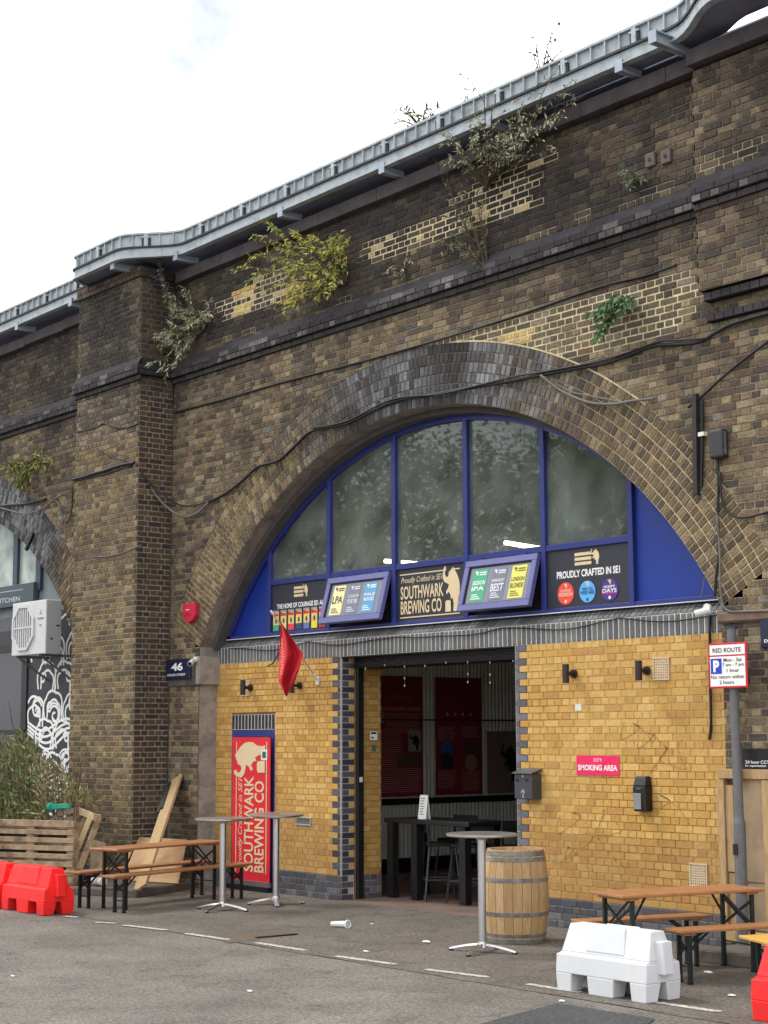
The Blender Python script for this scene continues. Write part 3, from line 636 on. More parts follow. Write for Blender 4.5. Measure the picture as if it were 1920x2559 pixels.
# walkway deck seen from below
m = MB(); vs = []
for (x, y) in WP: vs += [(x, y+.02, wz(x, 8.835)), (x, max(y+.05, min(.3, YS if x < 1.55 else YS-.17*min(1, (x-1.55)/.35))), wz(x, 8.835))]
m.v = vs
for i in range(len(WP)-1): m.f.append([2*i, 2*i+1, 2*i+3, 2*i+2]); m.c.append(None)
m.build('deck', M_STEELD, WK, fix=False)
m = MB(); m.box(-17, 4.8, -.3, .6, 8.86, 8.9); m.build('deck', M_STEELD, WK)
# ribs on the parapet, spaced along the path
def along(step, start=0):
    out = []; acc = start
    for i in range(len(WP)-1):
        a, b = Vector((*WP[i], 0)), Vector((*WP[i+1], 0)); l = (b-a).length; d = (b-a)/l
        while acc < l: out.append((a+d*acc, d)); acc += step
        acc -= l
    return out
M_SLOT = mat('slot shade', S(44,50,58), .8, var=.1)  # dark colour stands for the shade in the gaps beside the posts
k = 0
for p, d in along(.2, .05):
    x, y = p.x, p.y
    if x < -15: continue
    big = k % 5 == 0; w = .06 if big else .016; k += 1
    m = MB(); nrm = Vector((d.y, -d.x, 0)); c = Vector((x, y, 0))+nrm*-.02
    M_ = Matrix.Translation(c) @ Matrix.Rotation(atan2(d.y, d.x), 4, 'Z')
    m.box(-w/2, w/2, -.03 if big else -.026, .012, wz(x, 8.955), wz(x, 9.15 if not big else 9.155), M=M_)
    po_ = m.build('parapet_post' if big else 'rib', M_STEEL, WK)
    if big:
        for sg_ in (-1, 1):
            e0, e1 = sorted((sg_*w*.5, sg_*(w*.5+.035))); m = MB(); m.box(e0, e1, -.0135, .012, wz(x, 8.965), wz(x, 9.09), M=M_); m.build('slot', M_SLOT, po_)
            m = MB(); m.box(e0, e1, -.026, .01, wz(x, 9.092), wz(x, 9.112), M=M_); m.build('clip', M_STEEL, po_)
# rivets
m = MB()
for p, d in along(.055, .0):
    if p.x < -8 or p.x > 3: continue
    for zz in (8.83, 8.925):
        q = Vector((p.x, p.y-.004, wz(p.x, zz))); m.box(q.x-.006, q.x+.006, q.y-.004, q.y+.002, q.z-.006, q.z+.006)
m.build('rivets', M_STEEL, WK)['kind'] = 'stuff'
# cantilever brackets
for bx, y0 in ((-12.77, FY), (-10.95, FY-.02), (-8.78, -1.16), (-7.9, -.66), (-5.44, FY), (-3.37, FY), (-1.5, FY), (.45, FY), (1.13, -.88), (2.9, -1.05)):
    m = MB(); z0 = wz(bx, 8.735 if y0 > -1 else 8.72); z1 = wz(bx, 8.86)
    m.box(bx-.045, bx+.045, y0-.01, YS+.02, z1-.012, z1); m.box(bx-.006, bx+.006, y0, YS+.02, z0, z1); m.box(bx-.045, bx+.045, y0-.01, YS+.02, z0, z0+.012); m.box(bx-.05, bx+.05, y0-.022, y0-.01, z0-.003, z1+.002)
    m.build('bracket', mat('steel bracket', S(160,170,182), .6, metal=.1, var=.15), WK)

# ================================================================== YELLOW BRICK INFILL
YCOL = [S(200,160,90), S(205,166,97), S(196,154,84), S(195,153,82), S(207,170,104), S(190,146,76), S(200,160,90)]
def ycol(x, z):
    c = mulc(R.choice(YCOL), R.uniform(.95, 1.04))
    if R.random() < .1: c = mulc(S(184,138,78), R.uniform(.92, 1.06))
    if z < .95: c = mixc(c, S(150,112,72), .35+.2*R.random())
    g = fbm(x, z, 1.1, 3); return mixc(c, S(160,120,70), max(0, .5*g))
def ymo(x, z): return mixc(S(172,128,70), S(196,170,120), max(0, min(1, .5+1.3*fbm(x, z, .8, 5)))) if x > -2 else mixc(S(196,162,104), S(160,126,78), max(0, min(1, .5+fbm(x, z, .9, 5))))
def bcol(x, z): return mulc(R.choice([S(92,94,100), S(80,80,86), S(104,102,104), S(88,80,84), S(74,76,84)]), R.uniform(.85, 1.12))
def bmo(x, z): return S(150,146,140)
F_I = XZ(0)
YC = .075; YB = .225
def yellow_wall(name, label, x0, x1, door=None, jamb=None):
    T = thing(name, label, 'wall', ((x0+x1)/2, 0, 0)); B_ = []; mo = MB()
    def segs(z):
        if door and z < door[2]: return [(x0, door[0]), (door[1], x1)]
        return [(x0, x1)]
    for i in range(4):          # blue plinth, bullnosed top course
        for a, b in segs(i*YC+.01):
            B_ += bond(a, b, i*YC, (i+1)*YC, XZ(-.012), lambda x, z: bcol(x, z), lambda x, z: mixc(bmo(x, z), S(80,78,74), .45), M_BLU, mo, br=YB, j=.01, d=.008, ja=.0006, par=(i+1) % 2, ch=.005)
    for i in range(4, 40):
        z = i*YC
        for a, b in segs(z+.03):
            qa, qb = a, b
            if jamb == 'R' and b == x1: qb = b-(.17 if i % 2 else .06)
            if jamb == 'L' and a == x0: qa = a+(.19 if i % 2 else .075)
            B_ += bond(qa, qb, z, z+YC, F_I, ycol, ymo, M_YBR, mo, br=YB, j=.010, d=.007, ja=.0007, par=i % 2, ch=.003)
    lay(B_, T, 300)
    mo.build('mortar', M_YMO, T, fix=False)
    return T
# the openings: doorway X -4.96 .. -1.85, side door X -7.35 .. -6.36
DXL, DXR = -4.96, -1.85
WL = yellow_wall('yellow_brick_wall', 'yellow brick wall with blue plinth around the red-bannered door', XL-.13, DXL, door=(-7.35, -6.36, 2.3), jamb='R')
WR = yellow_wall('yellow_brick_wall', 'yellow brick wall behind barrel and beer table, with smoking sign', DXR, XR+.02, jamb='L')
for T, a, b in ((WL, XL-.13, DXL), (WR, DXR, XR+.3)):
    m = MB()
    if T is WL: m.box(a, -7.35, .006, .62, 0, 3.0); m.box(-6.36, b-.052, .006, .62, 0, 3.0); m.box(-7.36, -6.35, .006, .62, 2.3, 3.0)
    else: m.box(a+.052, b, .006, .62, 0, 3.0)
    m.build('wall_body', mat('inner wall', S(120,92,56), .9, var=.2), T)
m = MB(); rg_ = random.Random(11)
for (gx, gz, gs) in ((-.1, 2.08, .16), (.12, 2.0, .14), (.35, 1.75, .2), (.25, 1.35, .22), (-.95, 1.15, .22), (-.75, .95, .26), (-.45, 1.05, .2), (-1.05, .8, .18)):
    ph = rg_.uniform(0, 6); pts = [(gx+gs*(t/20-.5)*2.2+gs*.5*sin(t*.6+ph), gz+gs*sin(t*.42+ph)*(.6+.4*cos(t*.3))) for t in range(0, 21)]
    for q in ribbon(pts, .011): m.flat(q, F_I, .0105)
m.build('graffiti', mat('faded graffiti', S(176,138,84), .9, var=.25, scale=14), WR, fix=False)
m = MB(); m.slab(rect(-.93, -.84, 2.27, 2.34), F_I, .008, .0115); m.build('paint_splash', M_PVCW, WR)
# bullnosed quoins that wrap the left jamb, yellow closers between them
def quoin_poly(x, y1, f):
    r = .045; pl = [(x-f, 0.0)]+[(x-r+r*sin(t), r-r*cos(t)) for t in [pi/2*k/5 for k in range(6)]]+[(x, y1), (x-.05, y1), (x-.05, .06), (x-f, .06)]
    return pl
for i in range(40):
    z0, z1 = i*YC+.005, (i+1)*YC-.005; o = -.019 if i < 4 else -.006
    f, y1 = (.165, .128) if i % 2 else (.055, .212)
    if i < 4: f = .0475 if i % 2 else .11
    m = MB(); pl = [(u, v+o) for u, v in quoin_poly(DXL, y1, f)]; m.slab(pl, lambda u, v, n: Vector((u, v, n)), z0, z1); q = m.build('quoin_brick', M_QB if False else mat('quoin blue brick %d' % (i % 3), [S(70,72,80), S(58,60,66), S(84,86,94)][i % 3], .4, var=.2, scale=20, bump=.1), WL)
    if i % 2 and i >= 4: m = MB(); m.box(DXL-.05, DXL+.001, .135, .212, z0, z1); m.build('closer_brick', mat('closer brick', S(190,150,92), .85, var=.2, scale=20), WL)
    f = .185 if i % 2 else .07
    m = MB(); r = .03; pl = [(DXR+f, o)]+[(DXR+r-r*sin(t), o+r-r*cos(t)) for t in [pi/2*k/4 for k in range(5)]]+[(DXR, .2), (DXR+.05, .2), (DXR+.05, .05+o), (DXR+f, .05+o)]
    m.slab(list(reversed(pl)), lambda u, v, n: Vector((u, v, n)), z0, z1); m.build('quoin_brick', mat('quoin grey brick %d' % (i % 3), [S(96,98,106), S(84,86,92), S(108,110,116)][i % 3], .45, var=.2, scale=20), WR)
m = MB(); m.box(DXL-.055, DXL-.004, .004, .21, 0, 3.0); m.build('jamb_mortar', mat('pale mortar', S(176,170,158), .95, var=.2), WL)
m = MB(); m.box(DXR+.004, DXR+.055, .004, .21, 0, 3.0); m.build('jamb_mortar', MATS['pale mortar'], WR)
# inner return of the left jamb
RT = thing('doorway_return', 'shaded yellow brick return just inside the left of the doorway', 'wall', (DXL, .5, 0)); mo = MB(); Bq = []
FRT = lambda u, v, n: Vector((DXL+.02+n, u, v))
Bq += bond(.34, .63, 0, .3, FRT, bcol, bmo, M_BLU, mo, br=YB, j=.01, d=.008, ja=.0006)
Bq += bond(.34, .63, .3, 3.0, FRT, lambda x, z: mulc(ycol(-3, z+1), .8), lambda x, z: S(150,122,80), M_YBR, mo, br=YB, j=.01, d=.006, ja=.0008)  # yellow brick colours scaled down to paint the return's shade
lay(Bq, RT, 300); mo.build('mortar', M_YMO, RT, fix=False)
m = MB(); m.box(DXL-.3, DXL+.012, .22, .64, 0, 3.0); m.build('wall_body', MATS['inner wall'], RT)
m = MB(); m.flat(rect(.44, .56, 1.96, 2.07), FRT, .012); m.build('white_notice', M_WHITE, RT); m = MB(); m.flat(rect(.455, .545, 2.035, 2.06), FRT, .014); m.flat(rect(.455, .5, 1.98, 2.0), FRT, .014); m.build('notice_print', M_BLACK, RT)
m = MB(); m.flat(rect(.47, .54, 1.82, 1.9), FRT, .012); m.build('green_sticker', colmat(70,110,80), RT)
# shutter guide and roller-shutter box
SG = thing('shutter_frame', 'black roller-shutter guide and box framing the doorway', 'shutter', (DXL, .28, 0))
m = MB(); m.box(DXL-.02, DXL+.055, .225, .325, .004, 2.98); m.build('guide', M_BLACK, SG, bevel=.006)
m = MB(); m.box(DXR-.055, DXR+.02, .225, .325, .004, 2.98); m.build('guide', M_BLACK, SG, bevel=.006)
m = MB(); m.box(DXL, DXR, .2, .62, 2.86, 2.995); m.build('shutter_box', M_BLACK, SG, bevel=.01)
m = MB(); m.box(DXL+.0555, DXL+.058, .25, .3, 1.44, 1.5); m.build('sticker', M_PVCW, SG)
# lintel: soldier course and canted sill
LT = thing('brick_lintel', 'grey engineering-brick lintel band across the whole shopfront under the arched window', 'lintel', (-3.2, 0, 3.0))
mo = MB(); Bl = []; FL = XZ(-.004); x = XL-.12; i = 0
FS_ = plane((0, -.004, 3.225), (1, 0, 0), (0, .135, .115))
lc = lambda: mulc(R.choice([S(100,102,104), S(86,88,92), S(110,110,110), S(92,92,92)]), R.uniform(.85, 1.1))
while x < XR+.1:
    for fr, h, nm in ((FL, (3.0, 3.22), 0), (FS_, (0, .177), 1)):
        mo.flat(rect(x, x+.0755, h[0], h[1]), fr, 0, S(212,208,200) if nm == 0 else S(150,148,142))
        g = .0105 if nm == 0 else .005
        Bl.append(Brick(rect(x+g, x+.0755-g, h[0]+.005, h[1]-.005), fr, .008, mixc(lc(), S(70,70,68), .5*max(0, fbm(x, 0, 1.1, 8))), M_BLU, .005))
    x += .0755; i += 1
lay(Bl, LT, 300); mo.build('mortar', M_YMO, LT, fix=False)
m = MB(); m.box(XL-.1, XR+.1, 0, .6, 3.003, 3.2); m.build('beam', M_DCONC, LT)
m = MB(); m.box(DXL, DXR, .0, .3, 2.985, 2.998); m.build('steel_angle', M_BLACK, LT)

# ================================================================== ARCHED WINDOW
AW = thing('arched_window', 'blue-framed arched window with five tall dusty panes above the shopfront', 'window', (-3.2, .1, 3.33))
WY = .10; RF = RI-.075; MX = [-6.593, -5.295, -3.995, -2.69, -1.432, -.155]; ZS0, ZTR = 3.335, 4.05
def zarch(x, r): q = r*r-(x-ACX)**2; return ACZ+sqrt(max(q, 0))
FW_ = XZ(WY)
def frame_piece(name, poly, n0, n1, mt=None): m = MB(); m.slab(poly, FW_, n0, n1); return m.build(name, mt or M_BFRAME, AW, bevel=.004)
# curved head rail
m = MB(); a0 = math.asin((ZS0-ACZ)/RF); n = 64; vs = []
for i in range(n+1):
    t = a0+(pi-2*a0)*i/n
    for (r, y) in ((RF+.01, WY-.05), (RF-.06, WY-.05), (RF-.06, WY+.05), (RF+.01, WY+.05)): vs.append((ACX+r*cos(t), y, ACZ+r*sin(t)))
m.v = vs
for i in range(n):
    for k in range(4): m.f.append([4*i+k, 4*i+(k+1) % 4, 4*i+4+(k+1) % 4, 4*i+4+k]); m.c.append(None)
m.build('head_rail', M_BFRAME, AW)
for x in MX: w = .035; frame_piece('mullion', [(x-w, ZS0), (x+w, ZS0), (x+w, zarch(x+w, RF-.03)), (x-w, zarch(x-w, RF-.03))], -.05, .055)
for a, b in zip(MX[:-1], MX[1:]): frame_piece('transom', rect(a+.034, b-.034, ZTR-.035, ZTR+.035), -.045, .045)
for a, b in zip([XL+.03]+MX, MX+[XR-.02]): frame_piece('sill_rail', rect(a+(.035 if a in MX else 0), b-(.035 if b in MX else 0), ZS0-.005, ZS0+.045), -.04, .05)
m = MB(); m.box(XL+.2, XR-.1, WY-.09, WY-.06, ZS0-.012, ZS0-.002); m.build('drip_flashing', M_ACW, AW)
for a, b in zip(MX[:-1], MX[1:]):
    n = 14; top = [(a+.035+(b-a-.07)*i/n, zarch(a+.035+(b-a-.07)*i/n, RF-.055)) for i in range(n+1)]
    m = MB(); m.flat([(a+.035, ZTR+.035), (b-.035, ZTR+.035)]+list(reversed(top)), FW_, 0); m.build('pane', M_GLASS, AW, fix=False)
# blue end panels
for a, b in ((XL+.02, MX[0]-.035), (MX[-1]+.035, XR-.02)):
    n = 14; top = [(a+(b-a)*i/n, max(ZS0+.03, zarch(a+(b-a)*i/n, RF-.03))) for i in range(n+1)]
    m = MB(); m.slab([(a, ZS0+.03), (b, ZS0+.03)]+list(reversed(top)), FW_, -.02, .0); m.build('panel', M_BPANEL, AW, fix=False)
# ------------------------------------------------------------------ fascia signs in the lower bays
def board(name, label, a, b, mt=None):
    T = thing(name, label, 'sign', ((a+b)/2, WY, 3.4)); m = MB(); m.box(a+.036, b-.036, WY-.02, WY+.01, ZS0+.046, ZTR-.036); m.build('board', mt or M_CHAR, T); return T
FB = XZ(WY-.02)
T = board('can_row_sign', 'black sign with white capitals above a row of small can pictures', MX[0], MX[1])
minilogo(T, -6.06, 3.82, .3, .17, FB, M_CREAM)
m = MB(); text(m, 'THE HOME OF COURAGE SE1 ALES', -6.44, -5.36, 3.69, 3.755, FB, .004, bold=.03); m.build('lettering', M_WHITE, T)
for k in range(7):
    u = -6.52+k*.168; bc = [(60,160,130), (220,200,120), (226,60,76), (40,70,120), (90,120,170), (226,214,40), (200,40,40)][k]
    m = MB(); m.flat(rect(u, u+.125, 3.40, 3.66), FB, .004); cp_ = m.build('can_picture', colmat(228,196,120), T)
    m = MB(); m.flat(rect(u, u+.125, 3.40, 3.48), FB, .006); m.build('can_base', colmat(*bc), cp_)
    m = MB(); m.flat(rect(u+.01, u+.115, 3.595, 3.63), FB, .006); m.flat(rect(u, u+.04, 3.6, 3.65), FB, .007); m.build('can_band', colmat(206,44,40), cp_)
    m = MB(); m.flat(rect(u, u+.125, 3.645, 3.67), FB, .0075); m.build('can_lid', colmat(150,156,156), cp_)
    m = MB(); m.flat(disc(u+.065, 3.53, .022, 10, .035), FB, .008); m.build('can_figure', colmat(40,100,60), cp_)
T = board('elephant_sign', 'black sign with large cream lettering and a cream elephant, middle bay', MX[2], MX[3])
logo(T, 1.08, .56, lambda u, v, n: FB(-3.9+u, 3.42+v, n), M_CREAM)
T = board('roundel_sign', 'black sign with red, blue and purple round beer badges', MX[4], MX[5])
minilogo(T, -.98, 3.82, .36, .17, FB, M_CREAM)
m = MB(); text(m, 'PROUDLY CRAFTED IN SE1', -1.25, -.33, 3.70, 3.78, FB, .004, bold=.03); m.build('lettering', M_WHITE, T)
for k, (u, c1, c2, t1, t2) in enumerate(((-1.12, (226,76,58), (240,200,180), 'SOUTHWARK', 'SESSION'), (-.8, (92,170,228), (30,60,110), 'WISH YOU', 'WERE HERE'), (-.48, (76,44,132), (235,235,235), 'HOPPY', 'DAYS'))):
    m = MB(); m.flat(disc(u, 3.535, .125), FB, .004); ro_ = m.build('roundel', colmat(200,50,44) if k == 0 else colmat(20,36,60) if k == 1 else colmat(58,30,110), T)
    m = MB(); m.flat(disc(u, 3.535, .117), FB, .006); m.build('roundel_face', colmat(*c1), ro_)
    m = MB(); text(m, t1, u-.08, u+.08, 3.55, 3.58, FB, .008, bold=.02); text(m, t2, u-.1, u+.1, 3.505, 3.545, FB, .008, bold=.02); m.flat(disc(u, 3.45, .018, 12), FB, .008); m.build('lettering', colmat(*c2), ro_)
    m = MB(); m.flat([(u-.02+x*.045, 3.59+y*.035) for x, y in ELE], FB, .008); m.build('emblem', M_CREAM, ro_)
    if k == 2: m = MB(); m.flat(rect(u-.11, u+.11, 3.492, 3.502), FB, .009); m.build('band', colmat(206,60,140), ro_)
# ------------------------------------------------------------------ the two open hopper windows
def hopper(name, label, a, b, posters):
    T = thing(name, label, 'window', ((a+b)/2, WY-.04, 4.01))
    o = Vector((a+.045, WY-.055, 4.0)); dn = Vector((0, -.165, -.585)); H = dn.length; W_ = b-a-.09; fr0 = plane(o, (1, 0, 0), -dn)
    fr = lambda u, v, n: fr0(u, v-H, n)
    fw = .075
    m = MB()
    for pl in (rect(0, W_, 0, fw), rect(0, W_, H-fw, H), rect(0, fw, fw, H-fw), rect(W_-fw, W_, fw, H-fw)): m.slab(pl, fr, -.03, .03)
    fr_ = m.build('frame', M_LILAC, T, bevel=.004)
    m = MB()
    for pl in (rect(fw, W_-fw, fw, fw+.012), rect(fw, W_-fw, H-fw-.012, H-fw), rect(fw, fw+.012, fw, H-fw), rect(W_-fw-.012, W_-fw, fw, H-fw)): m.slab(pl, fr, -.02, .012)
    m.build('gasket', M_BLACK, fr_)
    m = MB(); m.slab(rect(fw+.012, W_-fw-.012, fw+.012, H-fw-.012), fr, -.01, 0); m.build('pane', mat('grey hopper panel', S(118,122,132), .25, var=.08, scale=3), T)
    m = MB(); m.box(a+.2, a+.3, WY-.065, WY-.04, 4.0, 4.03); m.box(b-.35, b-.25, WY-.065, WY-.04, 4.0, 4.03); m.build('hinge', M_BFRAME, T)
    m = MB()
    for q in (.06, W_-.06): m.bar(fr(q, .1, -.03), (a+.045+q, WY, 3.62), .012, .02)
    m.build('stay', M_BLACK, T)
    for k, (bg, fg, lines) in enumerate(posters):
        u = .15+k*.315; w = .235
        m = MB(); m.flat(rect(u, u+w, .11, H-.11), fr, .003); ps_ = m.build('poster', colmat(*(bg or (112,116,128))), T)
        m = MB(); y = .36
        m.flat([(u+.03+x*.05, .425+yy*.035) for x, yy in ELE], fr, .006); m.flat(rect(u+.1, u+w-.02, .45, .465), fr, .006); m.flat(rect(u+.1, u+w-.02, .425, .438), fr, .006)
        for t, h in lines: text(m, t, u+.015, u+w-.015, y-h, y, fr, .006, bold=.02); y -= h+.02
        for q in range(3): m.flat(rect(u+.03, u+w-.05-.03*q, .135+.025*q, .146+.025*q), fr, .006)
        m.build('print', colmat(*fg), ps_)
    m = MB(); m.box(a+.036, b-.036, WY+.03, WY+.05, ZS0+.046, ZTR-.036); m.build('shade_board', mat('dark void board', S(16,17,26), .8, var=.1), T)  # near-black board stands for the shade inside the open bay
    return T
hopper('hopper_window', 'open hopper window holding a cream and a blue beer poster', MX[1], MX[2], [((226,218,160), (60,58,50), [('LPA', .1)]), (None, (206,206,220), [('LONDON', .04), ('PORTER', .06)]), ((84,150,190), (226,232,240), [('PALE', .035), ('HARVARD', .05)])])
hopper('hopper_window', 'open hopper window holding a green and a yellow beer poster', MX[3], MX[4], [((60,160,120), (225,235,225), [('SESSION', .05), ('IPA', .05)]), (None, (214,214,226), [('BERMONDSEY', .035), ('BEST', .095)]), ((216,208,96), (100,96,60), [('LONDON', .05), ('BLONDE', .06)])])
# ================================================================== SIDE DOOR AND BANNER
SD = thing('side_door', 'narrow blue side door in the left yellow wall, behind the red banner', 'door', (-6.86, .05, 0))
m = MB(); m.box(-7.35, -7.27, -.004, .1, .02, 2.1); m.box(-6.44, -6.36, -.004, .1, .02, 2.1); m.box(-7.27, -6.44, -.004, .1, 2.0, 2.1); df_ = m.build('door_frame', M_BFRAME, SD, bevel=.006)
m = MB(); m.box(-7.268, -6.442, .03, .075, .02, 1.998); m.build('door_leaf', mat('dark blue door', S(30,34,78), .5, var=.1), SD)
m = MB(); m.box(-7.42, -6.33, -.06, .06, .004, .05); m.build('threshold', M_BLACK, SD)
mo = MB(); Bd = []
for k in range(13):
    x = -7.355+k*.0768; mo.flat(rect(x, x+.0768, 2.1, 2.3), F_I, .002, S(206,202,196)); Bd.append(Brick(rect(x+.013, x+.0768-.012, 2.108, 2.297), F_I, .01, mulc(S(46,46,50), R.uniform(.85, 1.2)), M_BLU, .004))
lay(Bd, SD, 300); mo.build('lintel_mortar', M_YMO, SD, fix=False)
BN = thing('red_banner', 'tall red brewery banner with upward lettering standing against the blue door', 'banner', (-6.8, -.06, .1))
bu0, bu1, bz0, bz1 = -7.23, -6.37, .13, 2.0
m = MB(); m.box(bu0, bu1, -.075, -.06, bz0, bz1); m.build('cloth', M_RED, BN)
m = MB(); m.box(bu0-.01, bu1+.01, -.09, -.05, .07, .13); m.build('bottom_rail', M_ALU, BN)
m = MB(); m.box(bu0-.02, bu1+.03, -.12, .0, .006, .07); m.build('base', M_BLACK, BN)
FBN = XZ(-.075)
bw, bh = bz1-bz0, bu1-bu0
logo(BN, bw-.16, bh-.12, lambda u, v, n: FBN(bu0+.06+u, bz0+.10+v, n), M_CREAM, n=.004, rot=True)
m = MB(); m.flat(rect(-6.56, -6.42, 1.7, 1.84), FBN, .006); m.build('sticker', M_PVCW, BN); m = MB(); m.flat(rect(-6.53, -6.45, 1.73, 1.81), FBN, .008); m.build('sticker_print', colmat(40,90,80), BN)
# ================================================================== THINGS FIXED TO THE WALL
def up_light(x, z, label):
    T = thing('wall_light', label, 'wall light', (x, -.01, z), group='up-and-down lights on the yellow wall')
    m = MB(); m.cyl((0, -.002, 0), (0, -.03, 0), .045, 14); m.cyl((0, -.03, 0), (0, -.1, 0), .022, 10); m.build('bracket', mat('brown-black metal', S(38,28,28), .5, var=.2), T, local=True)
    m = MB(); m.cyl((0, -.135, -.1), (0, -.135, .1), .036, 16); bo_ = m.build('body', MATS['brown-black metal'], T, local=True)
    m = MB(); m.cyl((0, -.135, .1), (0, -.135, .104), .028, 12); m.cyl((0, -.135, -.104), (0, -.135, -.1), .028, 12); m.build('lens', M_PVCW, bo_, local=True)
up_light(-6.90, 2.66, 'dark tube wall light beside the left springer, by a pale vent')
up_light(-5.80, 2.66, 'dark tube wall light half hidden behind the red flag')
up_light(-.93, 2.66, 'dark tube wall light nearest the right side of the doorway')
up_light(.09, 2.66, 'dark tube wall light next to the square vent, upper right')
def vent(x0, x1, z0, z1, label):
    T = thing('air_vent', label, 'air vent', ((x0+x1)/2, -.005, (z0+z1)/2), group='terracotta air bricks'); m = MB(); w = .014
    m.box(x0, x1, -.022, -.004, z0, z0+w); m.box(x0, x1, -.022, -.004, z1-w, z1); m.box(x0, x0+w, -.022, -.004, z0+w, z1-w); m.box(x1-w, x1, -.022, -.004, z0+w, z1-w); m.build('rim', M_TERRA, T)
    m = MB(); m.box(x0+w, x1-w, -.0075, -.005, z0+w, z1-w); m.build('back', M_BLACK, T)
    nx, nz = 8, 8; m = MB()
    for i in range(1, nx): q = x0+w+(x1-x0-2*w)*i/nx; m.box(q-.006, q+.006, -.02, -.006, z0+w, z1-w)
    m.build('vertical_bars', M_TERRA, T); m = MB()
    for i in range(1, nz): q = z0+w+(z1-z0-2*w)*i/nz; m.box(x0+w, x1-w, -.0185, -.006, q-.006, q+.006)
    m.build('horizontal_bars', M_TERRA, T)
vent(-7.13, -6.93, 2.55, 2.76, 'pale terracotta air vent behind the leftmost wall light')
vent(.17, .38, 2.56, 2.79, 'pale terracotta air vent high on the right yellow wall')
vent(.57, .79, .55, .77, 'pale terracotta air vent low on the wall behind beer table')
T = thing('letter_slot', 'small metal letter slot in the left yellow wall', 'letter slot', (-5.72, -.01, .93)); m = MB()
for b in ((-5.88, -5.56, .88, .9), (-5.88, -5.56, .97, .99), (-5.88, -5.86, .9, .97), (-5.58, -5.56, .9, .97)): m.box(b[0], b[1], -.02, -.004, b[2], b[3])
m.build('rim', M_ALU, T, bevel=.003); m = MB(); m.box(-5.86, -5.58, -.009, -.005, .9, .97); m.build('flap', M_GREY, T)
T = thing('smoking_sign', 'magenta SMOKING AREA sign on the right yellow wall', 'sign', (-.62, -.01, 1.7)); m = MB(); m.box(-.925, -.32, -.014, -.009, 1.595, 1.80); m.build('plate', M_PINK, T, bevel=.002)
FSM = XZ(-.014); m = MB(); text(m, 'SMOKING AREA', -.90, -.345, 1.645, 1.705, FSM, .002, bold=.03); m.build('lettering', M_WHITE, T); minilogo(T, -.68, 1.735, .12, .045, FSM, colmat(240,150,180), .002)
T = thing('ash_bin', 'grey wall-mounted cigarette bin at the right jamb of the doorway', 'ash bin', (-1.6, -.1, 1.45)); m = MB()
m.frus((-1.72, -1.45, -.16, -.009), (-1.72, -1.45, -.16, -.009), 1.33, 1.60); m.build('body', M_LBOX, T, bevel=.008); m = MB()
m.add([(-1.735, -.18, 1.60), (-1.435, -.18, 1.60), (-1.435, -.009, 1.645), (-1.735, -.009, 1.645), (-1.735, -.18, 1.612), (-1.435, -.18, 1.612), (-1.435, -.009, 1.66), (-1.735, -.009, 1.66)], [(0,3,2,1), (4,5,6,7), (0,1,5,4), (1,2,6,5), (2,3,7,6), (3,0,4,7)]); m.build('lid', mat('lid grey', S(84,86,90), .4, var=.1), T)
m = MB(); m.box(-1.69, -1.645, -.163, -.159, 1.515, 1.55); m.box(-1.545, -1.50, -.163, -.159, 1.515, 1.55); m.build('slot', M_BLACK, T)
m = MB(); FA = XZ(-.16)
for pl in ribbon([(-1.61, 1.40), (-1.58, 1.43), (-1.56, 1.41), (-1.58, 1.38), (-1.59, 1.36), (-1.575, 1.345)], .014): m.flat(pl, FA, .002)
m.flat(disc(-1.585, 1.575, .012, 10), FA, .002); m.build('pictogram', mat('grey print', S(176,180,186), .6, var=.05), T)
T = thing('hand_dispenser', 'black wall-mounted dispenser with clear window, right of the smoking sign', 'dispenser', (.05, -.08, 1.4)); m = MB()
m.frus((-.055, .115, -.11, -.009), (-.055, .115, -.12, -.009), 1.25, 1.5); m.frus((-.055, .115, -.12, -.009), (-.04, .1, -.085, -.009), 1.5, 1.6); m.build('housing', M_BLACK, T, bevel=.012, seg=2)
m = MB(); m.box(-.04, .06, -.126, -.12, 1.27, 1.43); m.build('window', mat('grey plastic window', S(132,134,134), .3, var=.1), T, bevel=.004); m = MB(); m.box(.0, .06, -.124, -.12, 1.47, 1.482); m.build('maker_mark', M_GREY, T)
T = thing('alarm_box', 'red shield-shaped alarm box above the number 46 plate', 'alarm box', (-7.92, YS-.05, 3.7)); FA = XZ(YS-.02); c0 = at(455,1510,1,YS-.08); c1 = at(487,1556,1,YS-.08)
u0, u1, z1, z0 = c0.x, c1.x, c0.z, c1.z; um = (u0+u1)/2; pl = [(u0+.02, z1), (u1, z1+.005), (u1, z0+.1), (u1-.05, z0+.04), (um, z0), (u0+.03, z0+.1)]
m = MB(); m.slab(pl, FA, -.01, .07); m.build('housing', mat('red alarm plastic', S(200,34,62), .45, var=.06), T, bevel=.012, seg=2)
m = MB()
for q in ribbon([(um-.07, z0+.10), (um, z0+.14), (um+.08, z0+.10)], .018): m.flat(q, FA, .074)
m.build('chevron', colmat(120,16,40), T); m = MB(); m.flat(rect(um-.05, um+.05, z1-.095, z1-.08), FA, .074); m.build('print', colmat(240,180,190), T)
def number_plate(name, label, u0, u1, z0, z1, num, y):
    T = thing(name, label, 'number plate', ((u0+u1)/2, y, z0)); m = MB(); m.box(u0, u1, y-.03, y, z0, z1); m.build('plate', M_NAVY, T, bevel=.004); FN = XZ(y-.03); w = u1-u0; h = z1-z0
    m = MB(); text(m, num, u0+w*.24, u0+w*.72, z0+h*.42, z0+h*.82, FN, .003, bold=.04); text(m, 'DRUID STREET', u0+w*.08, u0+w*.84, z0+h*.17, z0+h*.28, FN, .003, bold=.02); m.build('lettering', M_WHITE, T)
